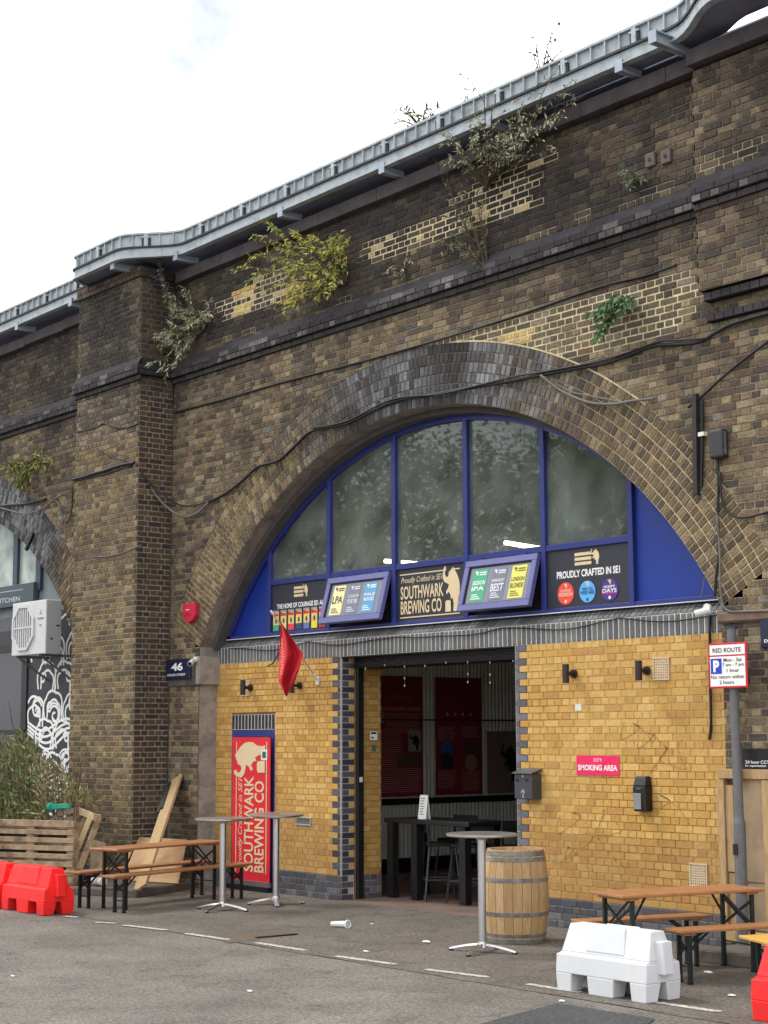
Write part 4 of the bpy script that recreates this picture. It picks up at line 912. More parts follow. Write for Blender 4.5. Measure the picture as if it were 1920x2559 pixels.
number_plate('number_plate', 'navy number 46 plate at the left foot of the arch', -8.47, -7.86, 2.80, 3.08, '46', YS-.031)
number_plate('number_plate', 'navy number 44 plate at the right edge, near the red route sign', 1.77, 2.32, 2.81, 3.075, '44', YS-.012)
def cctv(label, base, d, yb):
    T = thing('security_camera', label, 'security camera', base); b = Vector(base); d = Vector(d).normalized()
    m = MB(); m.cyl(b, b+Vector((0, -.03, 0)), .04, 14); m.tube([b+Vector((0, -.02, 0)), b+Vector((.01, -.06, -.01)), b+Vector((.03, -.09, -.03))], .014, 8); m.build('mount', M_PVCW, T)
    c = b+Vector((.04, -.1, -.04)); m = MB(); m.cyl(c-d*.05, c+d*.1, .034, 16); m.build('housing', M_PVCW, T); m = MB(); m.cyl(c+d*.1, c+d*.103, .028, 16); m.build('lens', M_BLACK, T)
cctv('white bullet camera on the concrete springer beside number 46', (-7.72, YS-.045, 3.06), (.6, -.7, -.3), 0)
cctv('white bullet camera at the right end of the grey lintel', (1.16, YS-.03, 3.22), (-.75, -.6, -.25), 0)
# flag on a pole
FG = thing('red_flag', 'limp red flag with faded lettering on a white pole above the banner', 'flag', (-5.42, -.3, 2.9))
pb_, pt_ = Vector((-5.42, -.02, 2.72)), Vector((-5.40, -.74, 3.53))
m = MB(); m.tube([pb_, pt_], .012, 8); m.build('pole', mat('pale flag pole', S(190,176,164), .5, var=.1), FG); m = MB(); m.cyl(pt_, pt_+(pt_-pb_).normalized()*.05, .02, 10, .012); m.build('finial', M_PVCW, FG)
m = MB(); m.box(-5.45, -5.39, -.03, -.008, 2.66, 2.76); m.cyl(pb_+Vector((0, .01, -.01)), pb_+(pt_-pb_).normalized()*.1, .018, 10); m.build('bracket', M_PVCW, FG, bevel=.003)
def flagpt(u, v):
    """u across the cloth 0..1, v down 0..1"""
    pa = pt_.lerp(pb_, .06+.02*u)
    s = [(0, 702, 1552, 705, 1558), (.45, 698, 1640, 760, 1638), (.8, 696, 1702, 738, 1700), (1, 714, 1739, 717, 1741)]
    for (v0, a0, b0, c0, d0), (v1, a1, b1, c1, d1) in zip(s[:-1], s[1:]):
        if v <= v1+1e-6:
            t = (v-v0)/(v1-v0); xl, yl, xr, yr = a0+(a1-a0)*t, b0+(b1-b0)*t, c0+(c1-c0)*t, d0+(d1-d0)*t; break
    fold = .075*sin(u*9+v*4)*min(1, v*3)*(1-.7*max(0, v-.8)/.2)
    return at(xl+(xr-xl)*u, yl+(yr-yl)*u, 1, -.66+.16*u*min(1, v*2.2)+fold)
m = MB(); N1, N2 = 28, 30
m.add([flagpt(i/N1, j/N2) for j in range(N2+1) for i in range(N1+1)], [(j*(N1+1)+i, j*(N1+1)+i+1, (j+1)*(N1+1)+i+1, (j+1)*(N1+1)+i) for j in range(N2) for i in range(N1)])
m.build('cloth', M_FLAG, FG, smooth=True, fix=False)
m = MB(); fl = lambda u, v, n: flagpt(u, 1-v)+Vector((.004, -.008, 0)); text(m, 'SOUTHWARK', .1, .24, .28, .8, fl, bold=.01, rot=True); m.build('lettering', colmat(226,150,120), FG)
# ================================================================== INTERIOR SEEN THROUGH THE DOORWAY
INT = thing('bar_interior', 'dark bar interior lined with corrugated sheet, seen through the doorway', 'interior', (-3.2, 3, 0))
m = MB(); m.box(-7.9, 1.5, .62, 9, -.05, .008); m.build('floor', M_FLOOR, INT)
m = MB(); m.box(DXL, DXR, -.02, .62, -.05, .009); m.build('threshold', mat('door step', S(128,104,92), .85, var=.3, scale=4, dirt=S(84,74,66)), INT)
IX0, IX1 = -7.6, 1.2
prof = [(IX0, 0), (IX0, 1.0), (IX0, 2.0), (IX0, 3.0)]; rI = RI-.62; aa = math.acos((IX1-ACX)/ (rI+.22)) if False else 0
nA = 22
for i in range(nA+1):
    t = pi-SPR*1.02-(pi-2.04*SPR)*i/nA; prof.append((ACX+(RI-.12)*cos(t), ACZ+(RI-.12)*sin(t)))
prof = [(min(max(px_, IX0), IX1), pz_) for px_, pz_ in prof]+[(IX1, 3.0), (IX1, 2.0), (IX1, 1.0), (IX1, 0)]
m = MB(); ys = [.63+i*.0127 for i in range(460)]; k = len(prof)
for y in ys:
    w = .009*cos(2*pi*(y-.63)/.076)
    for (px_, pz_) in prof:
        d = Vector((px_-ACX, 0, pz_-1.5)).normalized(); m.v.append((px_+d.x*w, y, pz_+d.z*w))
for i in range(len(ys)-1):
    for j in range(k-1): m.f.append([i*k+j, i*k+j+1, (i+1)*k+j+1, (i+1)*k+j]); m.c.append(None)
m.build('corrugated_lining', M_CORR, INT, smooth=True, fix=False)
m = MB(); m.box(-7.9, 1.5, 6.45, 6.55, 0, 6.3); m.build('back_wall', M_INT, INT)
m = MB(); m.box(-7.9, DXL-.1, .62, .64, 0, 3.3); m.box(DXR+.06, 1.5, .62, .64, 0, 3.3); m.build('front_wall_inside', M_INT, INT)
m = MB(); m.box(IX0+.02, IX0+.05, .7, 6.4, 1.0, 1.09); m.box(IX0+.02, IX0+.05, .7, 6.4, 2.24, 2.26); m.build('wall_rail', M_BLACK, INT)
m = MB(); m.box(IX0+.015, IX0+.04, .7, 6.4, .0, .22); m.build('skirting', M_BLACK, INT)
def ip(name, label, y0, y1, z0, z1, mt):
    T = thing(name, label, 'poster', (IX0+.05, (y0+y1)/2, z0)); fr = lambda u, v, n: Vector((IX0+.03+n, u, v)); m = MB(); m.slab(rect(y0, y1, z0, z1), fr, 0, .012); m.build('sheet', mt, T); return T, (lambda u, v, n: fr(u, v, n+.012))
T, f = ip('history_poster', 'maroon poster of brewing history with close text, left one inside the doorway', 2.72, 3.62, 1.12, 2.9, M_POST)
m = MB(); text(m, 'THE HISTORY OF BREWING IN SOUTHWARK', 2.75, 3.58, 2.38, 2.44, f, .002, bold=.02)
for k in range(38):
    z = 2.34-k*.031; b = 3.58-R.uniform(0, .05)
    if 1.55 < z < 2.05: b = 3.2
    if z > 1.17: m.flat(rect(2.9 if z > 2.1 else 2.77, b, z-.009, z), f, .002)
m.build('print', M_POSTL, T); m = MB(); m.flat(rect(3.33, 3.58, 1.78, 2.1), f, .003); m.build('picture', colmat(150,140,136), T); m = MB(); m.flat(rect(3.1, 3.55, 1.56, 1.74), f, .003); m.build('picture', colmat(90,70,60), T); m = MB(); m.flat(rect(2.75, 2.87, 2.2, 2.36), f, .003); m.build('picture', colmat(140,110,110), T)
m = MB(); m.flat([(3.36+x*.19, 1.8+y*.15) for x, y in ELE], f, .005); m.build('picture_print', M_BLACK, T)
m = MB(); text(m, 'SOUTHWARK', 2.95, 3.4, 2.55, 2.62, f, .002, bold=.01); m.build('title', colmat(176,70,70), T)
T, f = ip('brewing_poster', 'maroon poster with round pictures and text columns, right one inside the doorway', 3.88, 4.84, 1.12, 2.9, M_POST)
m = MB()
for k in range(4): m.flat(disc(4.12+k*.16, 2.34, .028, 12), f, .002); m.flat(rect(4.08+k*.16, 4.16+k*.16, 2.24, 2.26), f, .002)
for (a, b, z0, n_) in ((3.92, 4.3, 2.15, 8), (4.42, 4.8, 2.15, 6), (3.92, 4.3, 1.48, 9), (4.42, 4.8, 1.46, 10)):
    for k in range(n_): m.flat(rect(a, b-R.uniform(0, .06), z0-k*.03-.009, z0-k*.03), f, .002)
m.build('print', M_POSTL, T); m = MB(); m.flat(disc(4.1, 1.81, .13), f, .003); m.build('picture', colmat(60,90,150), T); m = MB(); m.flat(disc(4.1, 1.63, .13), f, .004); m.build('picture', colmat(50,40,40), T); m = MB(); m.flat(disc(4.6, 1.6, .13), f, .004); m.build('picture', colmat(150,110,100), T); m = MB(); m.flat(rect(4.5, 4.76, 1.7, 1.92), f, .003); m.build('picture', colmat(80,60,60), T)
T, f = ip('elephant_poster', 'grey poster with a dark elephant silhouette inside the doorway', 4.95, 5.75, 1.12, 2.08, mat('grey poster', S(120,104,100), .7, var=.1))
m = MB(); m.flat([(5.25+x*.35, 1.3+y*.36) for x, y in ELE], f, .002); m.build('elephant_emblem', M_BLACK, T)
# fluorescent tubes
def tube_light(p, q, label):
    T = thing('tube_light', label, 'light fitting', p, group='lit tube lights inside the arch'); p, q = Vector(p), Vector(q)
    m = MB(); m.tube([p, q], .03, 10); m.build('tube', M_TUBE, T); m = MB(); m.bar(p+Vector((0, 0, .05)), q+Vector((0, 0, .05)), .06, .04); m.build('batten', M_PVCW, T)
    m = MB(); m.tube([p.lerp(q, .5)+Vector((0, 0, .06)), p.lerp(q, .5)+Vector((0, 0, .9))], .006, 5); m.build('hanger', M_BLACK, T)
tube_light(at(963,1402,1,1.5), at(1056,1410,1,1.5), 'lit tube light seen behind the left-centre panes')
tube_light(at(1263,1356,1,1.5), at(1352,1371,1,1.5), 'lit tube light seen behind the pane right of centre')
m = MB(); pz = [at(1302,1058,1,.9), at(1298,1075,1,.9), at(1297,1245,1,.9)]; m.tube([pz[0]+Vector((.15, 0, .05)), *pz], .022, 8); tag(m.build('hanging_conduit', M_BLACK), 'thin dark conduit hanging behind the glass right of centre', 'conduit')
# high bar table and stools
T = thing('bar_table', 'tall black bar table just inside the doorway', 'table', (-4.2, .95, 0)); m = MB(); m.box(-4.92, -3.35, .66, 1.3, .93, .985); m.build('table_top', M_BLACK, T, bevel=.006)
for x, y in ((-4.82, .72), (-4.36, .72), (-3.5, .74), (-4.8, 1.22), (-3.5, 1.22)): m = MB(); m.box(x-.055, x+.055, y-.05, y+.05, .008, .93); m.build('leg', M_BLACK, T)
m = MB(); m.box(-4.8, -3.5, .93, .97, .2, .26); m.build('stretcher', M_BLACK, T)
T = thing('menu_card', 'white printed menu card standing on the bar table', 'menu card', (-4.2, .8, .985)); mc0 = at(1062,2030,1,.85); m = MB(); cx_ = mc0.x
m.add([(cx_-.075, .80, .986), (cx_+.075, .80, .986), (cx_+.075, .84, 1.28), (cx_-.075, .84, 1.28), (cx_-.075, .88, .986), (cx_+.075, .88, .986)], [(0,1,2,3), (3,2,5,4)]); m.build('card', M_WHITE, T, fix=False)
m = MB()
for k in range(7): zz = 1.24-k*.032; yy = .8+.04*(zz-.986)/.294-.003; m.add([(cx_-.05, yy, zz-.007), (cx_+.03-.01*(k % 3), yy, zz-.007), (cx_+.03-.01*(k % 3), yy, zz+.003), (cx_-.05, yy, zz+.003)], [(0,1,2,3)])
m.build('print', M_GREY, T, fix=False)
def stool(x, y, rz, label):
    T = thing('bar_stool', label, 'stool', (x, y, .008), rz, 'bar stools inside the doorway')
    m = MB(); m.box(-.19, .19, -.19, .19, .66, .70); m.build('seat', M_BLACK, T, local=True, bevel=.015)
    m = MB(); m.box(-.19, .19, .17, .2, .82, .98); m.build('backrest', M_BLACK, T, local=True, bevel=.01)
    for sx in (-1, 1):
        for sy in (-1, 1): m = MB(); m.bar((sx*.16, sy*.16, .67), (sx*.23, sy*.23, 0), .022, .022); m.build('leg', mat('dull steel leg', S(70,70,72), .5, metal=.5, var=.2), T, local=True)
        m = MB(); m.bar((sx*.17, .18, .68), (sx*.17, .185, .9), .02, .02); m.build('back_post', M_BLACK, T, local=True)
    m = MB()
    for a, b in (((-.2, -.2), (.2, -.2)), ((.2, -.2), (.2, .2)), ((.2, .2), (-.2, .2)), ((-.2, .2), (-.2, -.2))): m.bar((*a, .26), (*b, .26), .016, .016)
    m.build('footrest', MATS['dull steel leg'], T, local=True)
stool(-4.15, .42+.5, 2.6, 'black bar stool tucked by the left end of the bar table'); stool(-3.75, 1.05, .5, 'black bar stool with back, in the middle of the bar table'); stool(-3.1, 1.3, 1.2, 'black bar stool at the right end of the bar table'); stool(-4.7, 1.7, .2, 'black bar stool behind the bar table')
# icicle lights along the doorway head
T = thing('string_lights', 'unlit white icicle string lights hanging across the top of the doorway', 'string lights', (-3.4, .15, 2.9)); m = MB(); bl = []
path = []
for i in range(41): x = DXL+.05+(DXR-DXL-.1)*i/40; path.append((x, .17, 2.93-.03*abs(sin(i*.8))))
m.tube(path, .002, 4)
for i in range(3, 41, 5):
    p = Vector(path[i]); l = R.choice([.04, .07, .05, .12, .28, .06]); m.tube([p, p-Vector((0, 0, l))], 0.001, 3)
    for q in range(int(l/.14)+1): bl.append(p-Vector((0, 0, min(l, .05+q*.14))))
m.build('wire', M_GREY, T); m = MB()
for p in bl: m.cyl(p, p-Vector((0, 0, .022)), .006, 6)
m.build('bulbs', M_PVCW, T)['kind'] = 'stuff'
# ================================================================== NEIGHBOURING ARCH (left edge)
LU = thing('neighbour_shopfront', 'left-edge shopfront in the next arch with dark frames and pale panes', 'shopfront', (-13.5, 0, 0))
def inarch2(x, z, r=RI-.01): return hypot(x-ACX2, z-ACZ) < r
ZP = 4.0
top = []
for i in range(19): t = SPR+(1.2-SPR)*i/18; top.append((ACX2+(RI-.005)*cos(t), ACZ+(RI-.005)*sin(t)))
m = MB(); m.slab([(-16, 0), (-11.03, 0)]+top+[(-16, 5.4)], XZ(.02), -.2, 0); m.build('infill_panel', mat('grey infill panel', S(122,132,136), .6, var=.1, scale=4), LU, fix=False)
FU = XZ(.02)
def pxrect(a, b, c, d, y): p, q = at(a, c, 1, y), at(b, d, 1, y); return rect(p.x, q.x, q.z, p.z)
def aligned(a, b, c, d, y):
    p, q, r, s = at(a, c, 1, y), at(b, c, 1, y), at(b, d, 1, y), at(a, d, 1, y); z1 = (p.z+q.z)/2; z0 = (r.z+s.z)/2; return rect((p.x+s.x)/2, (q.x+r.x)/2, z0, z1)
def inz(x0, x1, z0, z1, n0, n1, name, mt, parent=LU): m = MB(); m.slab(rect(x0, x1, z0, z1), FU, n0, n1); return m.build(name, mt, parent)
xm1, xm2, xe = at(44,1350,1,.0).x, at(95,1420,1,.0).x, at(106,1450,1,.0).x
for a, b in ((-16, xm1-.06), (xm1+.09, xm2)):
    n = 10; tp = [(a+(b-a)*i/n, zarch(a+(b-a)*i/n-ACX2+ACX, RI-.02)) for i in range(n+1)]; m = MB(); m.flat([(a, 4.55), (b, 4.55)]+list(reversed(tp)), FU, .01); m.build('pane', M_GLASSL, LU, fix=False)
    m = MB(); m.flat([(a, 4.55), (b, 4.55)]+list(reversed(tp)), FU, .003); m.build('glare_sheet', mat('pale blind', S(170,184,178), .8, var=.25, scale=4), LU, fix=False)  # added pale sheet imitates the reflection in the panes
for a, b in ((xm1-.06, xm1+.09), (xm2, xm2+.16)):
    m = MB(); m.slab([(a, 4.4), (b, 4.4), (b, zarch(b-ACX2+ACX, RI-.02)), (a, zarch(a-ACX2+ACX, RI-.02))], FU, 0, .06); m.build('mullion', mat('slate frame', S(52,66,84), .5, var=.1), LU)
# lower dark glazing
inz(-16, -13.3, 0, 4.0, 0, .03, 'dark_glazing', mat('dark shop glass', S(50,48,56), .2, var=.25, scale=2), LU)
for a, b, z0, z1 in ((-13.42, -13.24, 0, 3.5), (-16, -13.2, 2.05, 2.13), (-16, -13.2, 3.42, 3.55), (-14.6, -14.5, 0, 2.05)): inz(a, b, z0, z1, 0, .06, 'frame_bar', M_BLACK)
inz(-16, -13.3, 3.55, 3.78, 0, .04, 'dark_fascia', mat('dark slate', S(34,38,46), .5, var=.1))
# mural: black boarding with white curling line-work
MU = thing('mural_panel', 'black mural panel with curling white cloud and wave lines', 'mural', (-12.1, 0, 1))
tp = [q for q in top if q[1] < 4.05]; xl_ = -13.24
m = MB(); m.slab([(xl_, .1), (-11.03, .1)]+tp+[(xl_, 4.04)], XZ(-.02), -.03, 0); m.build('boarding', mat('mural black paint', S(36,42,52), .55, var=.15, scale=5), MU, fix=False)
m = MB(); FM = XZ(-.02); rm = random.Random(4)
def pl_line(pts, w):
    for q in ribbon(pts, w):
        if all(inarch2(u, v, RI-.05) and u > xl_+.01 and u < -11.05 and .15 < v < 4.0 for u, v in q): m.flat(q, FM, .002+rm.random()*.0015)
def curl(cx, cz, r, s=1, turns=1.25):
    pts = []
    for i in range(26): t = i/25; a = pi*.5+s*(turns*2*pi*t)-s*1.2; rr = r*(1-.78*t); pts.append((cx+rr*cos(a), cz+rr*sin(a)))
    return pts
def cloud(cx, cz, w, h, s):
    for k in range(2):
        q = 1-.32*k; pts = []
        for i in range(33):
            t = pi*i/32; lob = 1+.11*abs(sin(t*2.5+k)); pts.append((cx+s*.02*k+w*q*cos(t)*lob, cz-.05*k+h*q*(sin(t)**.75)*lob))
        pl_line([(cx+w*q, cz-h*.7)]+pts+[(cx-w*q, cz-h*.5)], .042)
    pl_line(curl(cx-s*w*.42, cz+h*.1, h*.36, s), .038)
for r_ in range(8):
    for c_ in range(4):
        cx, cz = xl_+.3+c_*.62+(.31 if r_ % 2 else 0)+rm.uniform(-.05, .05), .55+r_*.47+rm.uniform(-.06, .06)
        if 2.5 < cz < 2.72 or .98 < cz < 1.3: continue
        cloud(cx, cz, .28, .27, 1 if (c_+r_) % 2 else -1)
for zc in (1.95, 1.15):
    for k in range(4): pl_line([(xl_+.05+2.15*i/60, zc+.085*k+.13*sin(2*pi*(i/60)*1.4+k*.22+zc)*(1-.1*k)) for i in range(61)], .042)
for x_, z_, s in ((-12.9, 2.45, 1), (-12.3, 2.35, -1), (-11.7, 2.5, 1), (-12.6, 1.6, 1), (-11.9, 1.62, -1)): pl_line(curl(x_, z_, .17, s), .038); pl_line(curl(x_, z_, .24, s, .8), .034)
m.build('white_linework', M_WHITE, MU, fix=False)
T = thing('kitchen_sign', 'slate sign with small pale lettering above the air conditioner', 'sign', (-13.5, -.1, 4.2)); a = at(84,1456,1,-.1); m = MB(); m.box(-16, a.x, -.1, .0, 4.17, 4.53); m.build('board', mat('slate board', S(66,78,88), .55, var=.08), T, bevel=.006)
m = MB(); FK = XZ(-.1); e = at(50,1490,1,-.1).x; text(m, 'ROOM KITCHEN', e-1.5, e, 4.25, 4.33, FK, .003, bold=.01); m.flat(rect(-15.5, e+.1, 4.43, 4.44), FK, .003); m.build('lettering', colmat(190,200,206), T)
# air conditioner
AC = thing('air_conditioner', 'white air conditioner with red three-diamond emblem hung over the mural', 'air conditioner', (-12.1, -.45, 3.3)); ax0, ax1, ay0, ay1, az0, az1 = -12.7, -11.58, -.6, -.33, 3.29, 4.13
m = MB(); m.box(ax0, ax1, ay0, ay1, az0, az1); m.build('cabinet', M_ACW, AC, bevel=.012, seg=2)
m = MB(); m.box(ax1-.004, ax1+.004, ay0+.012, ay1-.012, az0+.012, az1-.012); m.build('side_panel', M_ACS, AC)
FAC = XZ(ay0); cu, cv, rr = ax0+.40, az0+.43, .33
m = MB(); m.flat([(cu+.36*cos(t), cv+.36*sin(t)) for t in [pi/8+pi/4*k for k in range(8)]], FAC, .004); gp_ = m.build('grille_plate', mat('grille grey', S(120,122,124), .5, var=.1), AC)
m = MB()
for k in range(9):
    u = cu-.29+.58*k/8; h = sqrt(max(.001, .34**2-(u-cu)**2)); m.slab(rect(u-.014, u+.014, cv-h, cv+h), FAC, .006, .02)
m.slab(rect(cu-.34, cu+.34, cv-.012, cv+.012), FAC, .006, .024)
for k in range(8):
    t0, t1 = pi/8+pi/4*k, pi/8+pi/4*(k+1); m.slab([(cu+.34*cos(t0), cv+.34*sin(t0)), (cu+.385*cos(t0), cv+.385*sin(t0)), (cu+.385*cos(t1), cv+.385*sin(t1)), (cu+.34*cos(t1), cv+.34*sin(t1))], FAC, .004, .03)
m.build('fan_grille', M_ACW, gp_)
m = MB(); eu, ev, es = ax1-.17, az1-.2, .045
for t in (90, 210, 330):
    t = radians(t); d = (cos(t), sin(t)); n_ = (-d[1]*.5, d[0]*.5); h = es*.55; m.flat([(eu, ev), (eu+d[0]*h*.9+n_[0]*h, ev+d[1]*h*.9+n_[1]*h), (eu+d[0]*2*h*.9, ev+d[1]*2*h*.9), (eu+d[0]*h*.9-n_[0]*h, ev+d[1]*h*.9-n_[1]*h)], FAC, .003)
m.build('diamond_emblem', colmat(196,20,30), AC)
m = MB(); m.flat(rect(eu-.1, eu+.1, ev-.1, ev-.075), FAC, .003); m.build('maker_plate', colmat(120,122,124), AC); m = MB(); m.flat(rect(eu-.04, eu+.04, cv+.01, cv+.025), FAC, .003); m.build('hand_slot', M_BLACK, AC)
m = MB(); m.box(ax1+.004, ax1+.006, -.42, -.36, cv-.005, cv+.02); m.cyl((ax1+.004, -.5, cv-.2), (ax1+.008, -.5, cv-.2), .018, 10); m.build('side_details', M_BLACK, AC)
m = MB()
for x_ in (ax0+.18, ax1-.2): m.box(x_-.02, x_+.02, -.62, -.02, az0-.035, az0); m.bar((x_, -.03, az0-.38), (x_, -.55, az0-.04), .02, .03)
m.build('bracket', M_GREY, AC)
# ================================================================== BOARDED DOOR, POLE, SIGNS (right edge)
BD = thing('boarded_door', 'doorway boarded with beige sheet in a rough pale timber frame, right edge', 'boarded doorway', (1.6, -.36, .1)); yb = -.40
def pxs(px_, z): q = at(px_, 2100, 1, yb); return q.x
xa, xb, xc = pxs(1796, 0), pxs(1813, 0), pxs(1832, 0)
zt1, zt0 = at(1830,1922,1,yb).z, at(1830,1946,1,yb).z
m = MB(); m.box(xa, xb-.003, yb, YS-.016, .118, zt0); m.build('stud', M_TIMBER, BD, bevel=.004)
m = MB(); m.box(xb, xc, yb+.02, YS-.016, .75, zt0-.06); m.build('stud', M_TIMBER, BD, bevel=.004); m = MB(); m.box(xb, xc-.01, yb+.035, YS-.016, .118, .74); m.build('stud', M_TIMBER, BD, bevel=.004)
m = MB(); m.box(xa+.02, 3.2, yb-.01, YS-.016, zt0, zt1); m.build('head_beam', M_TIMBER, BD, bevel=.004)
m = MB(); m.box(xc, 3.1, yb+.045, YS-.016, .24, zt0); m.build('sheet', M_BEIGE, BD)
m = MB(); m.box(xc, 3.1, yb+.045-.003, yb+.046, .66, .675); m.build('sheet_joint', colmat(120,100,76), BD)
m = MB(); m.box(xb+.01, 3.1, yb-.06, YS-.016, .118, .23); m.build('sill_beam', M_TIMBER, BD, bevel=.005)
xr_ = pxs(1909, 0); m = MB(); m.box(xr_, xr_+.1, yb-.01, YS-.03, .24, zt0-.01); m.build('stud', M_TIMBER, BD, bevel=.004)
T = thing('cctv_notice', 'black notice reading 24 hour CCTV in operation, beside the grey pole', 'notice', (1.8, -.33, 1.7)); m = MB(); n0 = at(1858,1923,1,YS-.014); n1 = at(1858,1871,1,YS-.014); m.box(n0.x, n0.x+.55, YS-.024, YS-.013, max(n0.z, zt1+.004), n1.z); m.build('plate', M_BLACK, T)
m = MB(); FC = XZ(YS-.024); text(m, '24 hour CCTV', n0.x+.035, n0.x+.34, n0.z+.055, n0.z+.085, FC, .002, bold=.02); text(m, 'in operation', n0.x+.035, n0.x+.27, n0.z+.022, n0.z+.045, FC, .002, bold=.02); m.build('lettering', M_WHITE, T)
PX_, PY_ = 1.545, -.46
T = thing('sign_pole', 'grey scuffed steel sign pole standing on the right kerb', 'pole', (PX_, PY_, .115)); m = MB(); m.cyl((PX_, PY_, .115), (PX_, PY_, 1.2), .057, 18); m.cyl((PX_, PY_, 1.2), (PX_, PY_, 1.26), .057, 18, .044); m.cyl((PX_, PY_, 1.26), (PX_-.02, PY_, 3.0), .044, 18); m.build('post', M_GREY, T, smooth=False)
m = MB(); m.cyl((PX_-.02, PY_, 3.0), (PX_-.02, PY_, 3.012), .053, 16); m.build('cap', M_LBOX, T); m = MB(); m.box(PX_-.03, PX_+.02, PY_-.068, PY_-.06, .92, 1.02); m.build('sticker', M_BLACK, T)
T = thing('parking_sign', 'red-bordered RED ROUTE parking sign on the grey pole', 'sign', (1.54, -.52, 2.65)); ys_ = -.535; a_ = at(1770,1609,1,ys_); b_ = at(1869,1718,1,ys_); u0, u1, z0, z1 = a_.x, b_.x, b_.z, a_.z
m = MB(); m.box(u0, u1, ys_, ys_+.012, z0, z1); m.build('plate', colmat(206,24,40), T, bevel=.003); FPK = XZ(ys_); w, h = u1-u0, z1-z0
m = MB(); m.flat(rect(u0+.018*1, u1-.018, z0+.018, z0+h*.70), FPK, .003); m.flat(rect(u0+.018, u1-.018, z0+h*.735, z1-.018), FPK, .003); m.build('white_field', M_WHITE, T)
m = MB(); m.flat(rect(u0+w*.06, u0+w*.35, z0+h*.32, z0+h*.66), FPK, .005); bs_ = m.build('blue_square', colmat(24,60,190), T)
m = MB(); text(m, 'P', u0+w*.13, u0+w*.29, z0+h*.36, z0+h*.62, FPK, .007, bold=.05); m.build('parking_letter', M_WHITE, bs_)
m = MB(); text(m, 'RED ROUTE', u0+w*.12, u0+w*.86, z0+h*.79, z0+h*.89, FPK, .005, bold=.015)
for t, a, b, c, d in (('Mon - Sat', .40, .88, .58, .66), ('7 am - 7 pm', .37, .93, .46, .55), ('1 hour', .48, .80, .35, .43), ('No return within', .06, .92, .21, .29), ('2 hours', .28, .66, .09, .17)): text(m, t, u0+w*a, u0+w*b, z0+h*c, z0+h*d, FPK, .005, bold=.012)
m.build('lettering', M_BLACK, T); m = MB(); m.box(1.50, 1.57, ys_+.012, PY_-.04, 2.5, 2.53); m.box(1.50, 1.57, ys_+.012, PY_-.04, 2.75, 2.78); m.build('clamp', M_GREY, T)
for i, (a, b) in enumerate(((1612, 386), (1651, 377))):
    q = at(a, b, 1, YS-.04); T = thing('tie_plate', ['rusty square tie plate high on the wall, left of a pair', 'rusty square tie plate high on the wall, right of a pair'][i], 'tie plate', q); m = MB(); m.box(q.x, q.x+.13, YS-.05, YS-.012, q.z-.15, q.z); m.build('plate', mat('rusty plate', S(96,84,78), .8, var=.3, scale=9), T, bevel=.01); m = MB(); m.cyl((q.x+.065, YS-.05, q.z-.075), (q.x+.065, YS-.062, q.z-.075), .02, 6); m.build('nut', M_BLACK, T)
# ================================================================== CABLES ON THE WALL
def cable(name, label, pts, y, r=.014, mt=None, sag=0, ys=None):
    P_ = []
    for i, q in enumerate(pts):
        yy = ys[i] if ys else y; P_.append(at(q[0], q[1], 1, yy))
    out = []
    for i in range(len(P_)-1):
        p0, p1, p2, p3 = P_[max(i-1, 0)], P_[i], P_[i+1], P_[min(i+2, len(P_)-1)]
        for k in range(6):
            t = k/6; out.append(.5*((2*p1)+(p2-p0)*t+(2*p0-5*p1+4*p2-p3)*t*t+(3*p1-p0-3*p2+p3)*t**3))
    out.append(P_[-1]); m = MB(); m.tube(out, r, 6); return tag(m.build(name, mt or M_CABLE, smooth=True), label, 'cable', 'cables strung along the brickwork')
YCB = YS-.045
cable('cable', 'black cable bundle looping along the arch ring to the right edge', [(522,1255),(566,1232),(610,1198),(646,1166),(697,1150),(740,1112),(782,1076),(868,1058),(979,1006),(1060,990),(1141,975),(1270,954),(1355,937),(1440,921),(1518,907),(1590,880),(1638,864),(1740,856),(1790,830),(1834,808),(1930,780)], YCB, .02)
cable('cable', 'thin second black cable above the arch crown', [(782,1070),(868,1052),(979,999),(1100,985),(1200,962),(1290,940),(1355,930),(1518,898),(1640,856),(1700,850),(1760,846)], YCB-.02, .011)
cable('cable', 'pale grey cable hanging from the pier corner to the arch foot', [(336,1160),(352,1178),(375,1215),(402,1252),(440,1284),(470,1291),(497,1279),(522,1255)], 0, .018, M_CABLEG, ys=[PY-.02, -.8, -.66, -.55, -.45, -.4, -.37, YCB])
cable('cable', 'dark cable hanging beside the pier corner', [(340,1160),(365,1195),(400,1230),(450,1262),(490,1262),(522,1252)], 0, .012, M_CABLE, ys=[PY-.02, -.75, -.6, -.45, -.4, YCB])
cable('cable', 'black cable across the front of the left pier', [(183,1198),(215,1190),(232,1184),(262,1176),(300,1163),(336,1156)], PY-.03, .022)
cable('cable', 'lower thin cable across the front of the left pier', [(186,1202),(225,1193),(265,1184),(300,1172),(330,1163)], PY-.025, .01)
cable('cable', 'pale cable swooping under the arch crown at right', [(1352,938),(1385,964),(1420,986),(1475,1006),(1530,1010),(1580,1002),(1636,996)], YCB-.02, .016, M_CABLEG)
cable('cable', 'thin pale cable right of the arch crown', [(1395,962),(1430,980),(1470,988),(1530,1000),(1570,1008)], YCB-.02, .009, M_CABLEG)
cable('cable', 'black cable rising diagonally to the right edge', [(1720,1018),(1760,985),(1800,948),(1860,898),(1930,846)], YCB, .014)
cable('cable', 'long thin black cable clipped level below the string course', [(438,1031),(560,998),(700,957),(900,905),(1100,848),(1300,786),(1500,717),(1610,690),(1690,662)], YS-.025, .013)
cable('cable', 'black cable dropping from the dark box to the arch foot', [(1793,1140),(1796,1200),(1794,1290),(1797,1380),(1790,1440),(1787,1490)], YCB, .014)
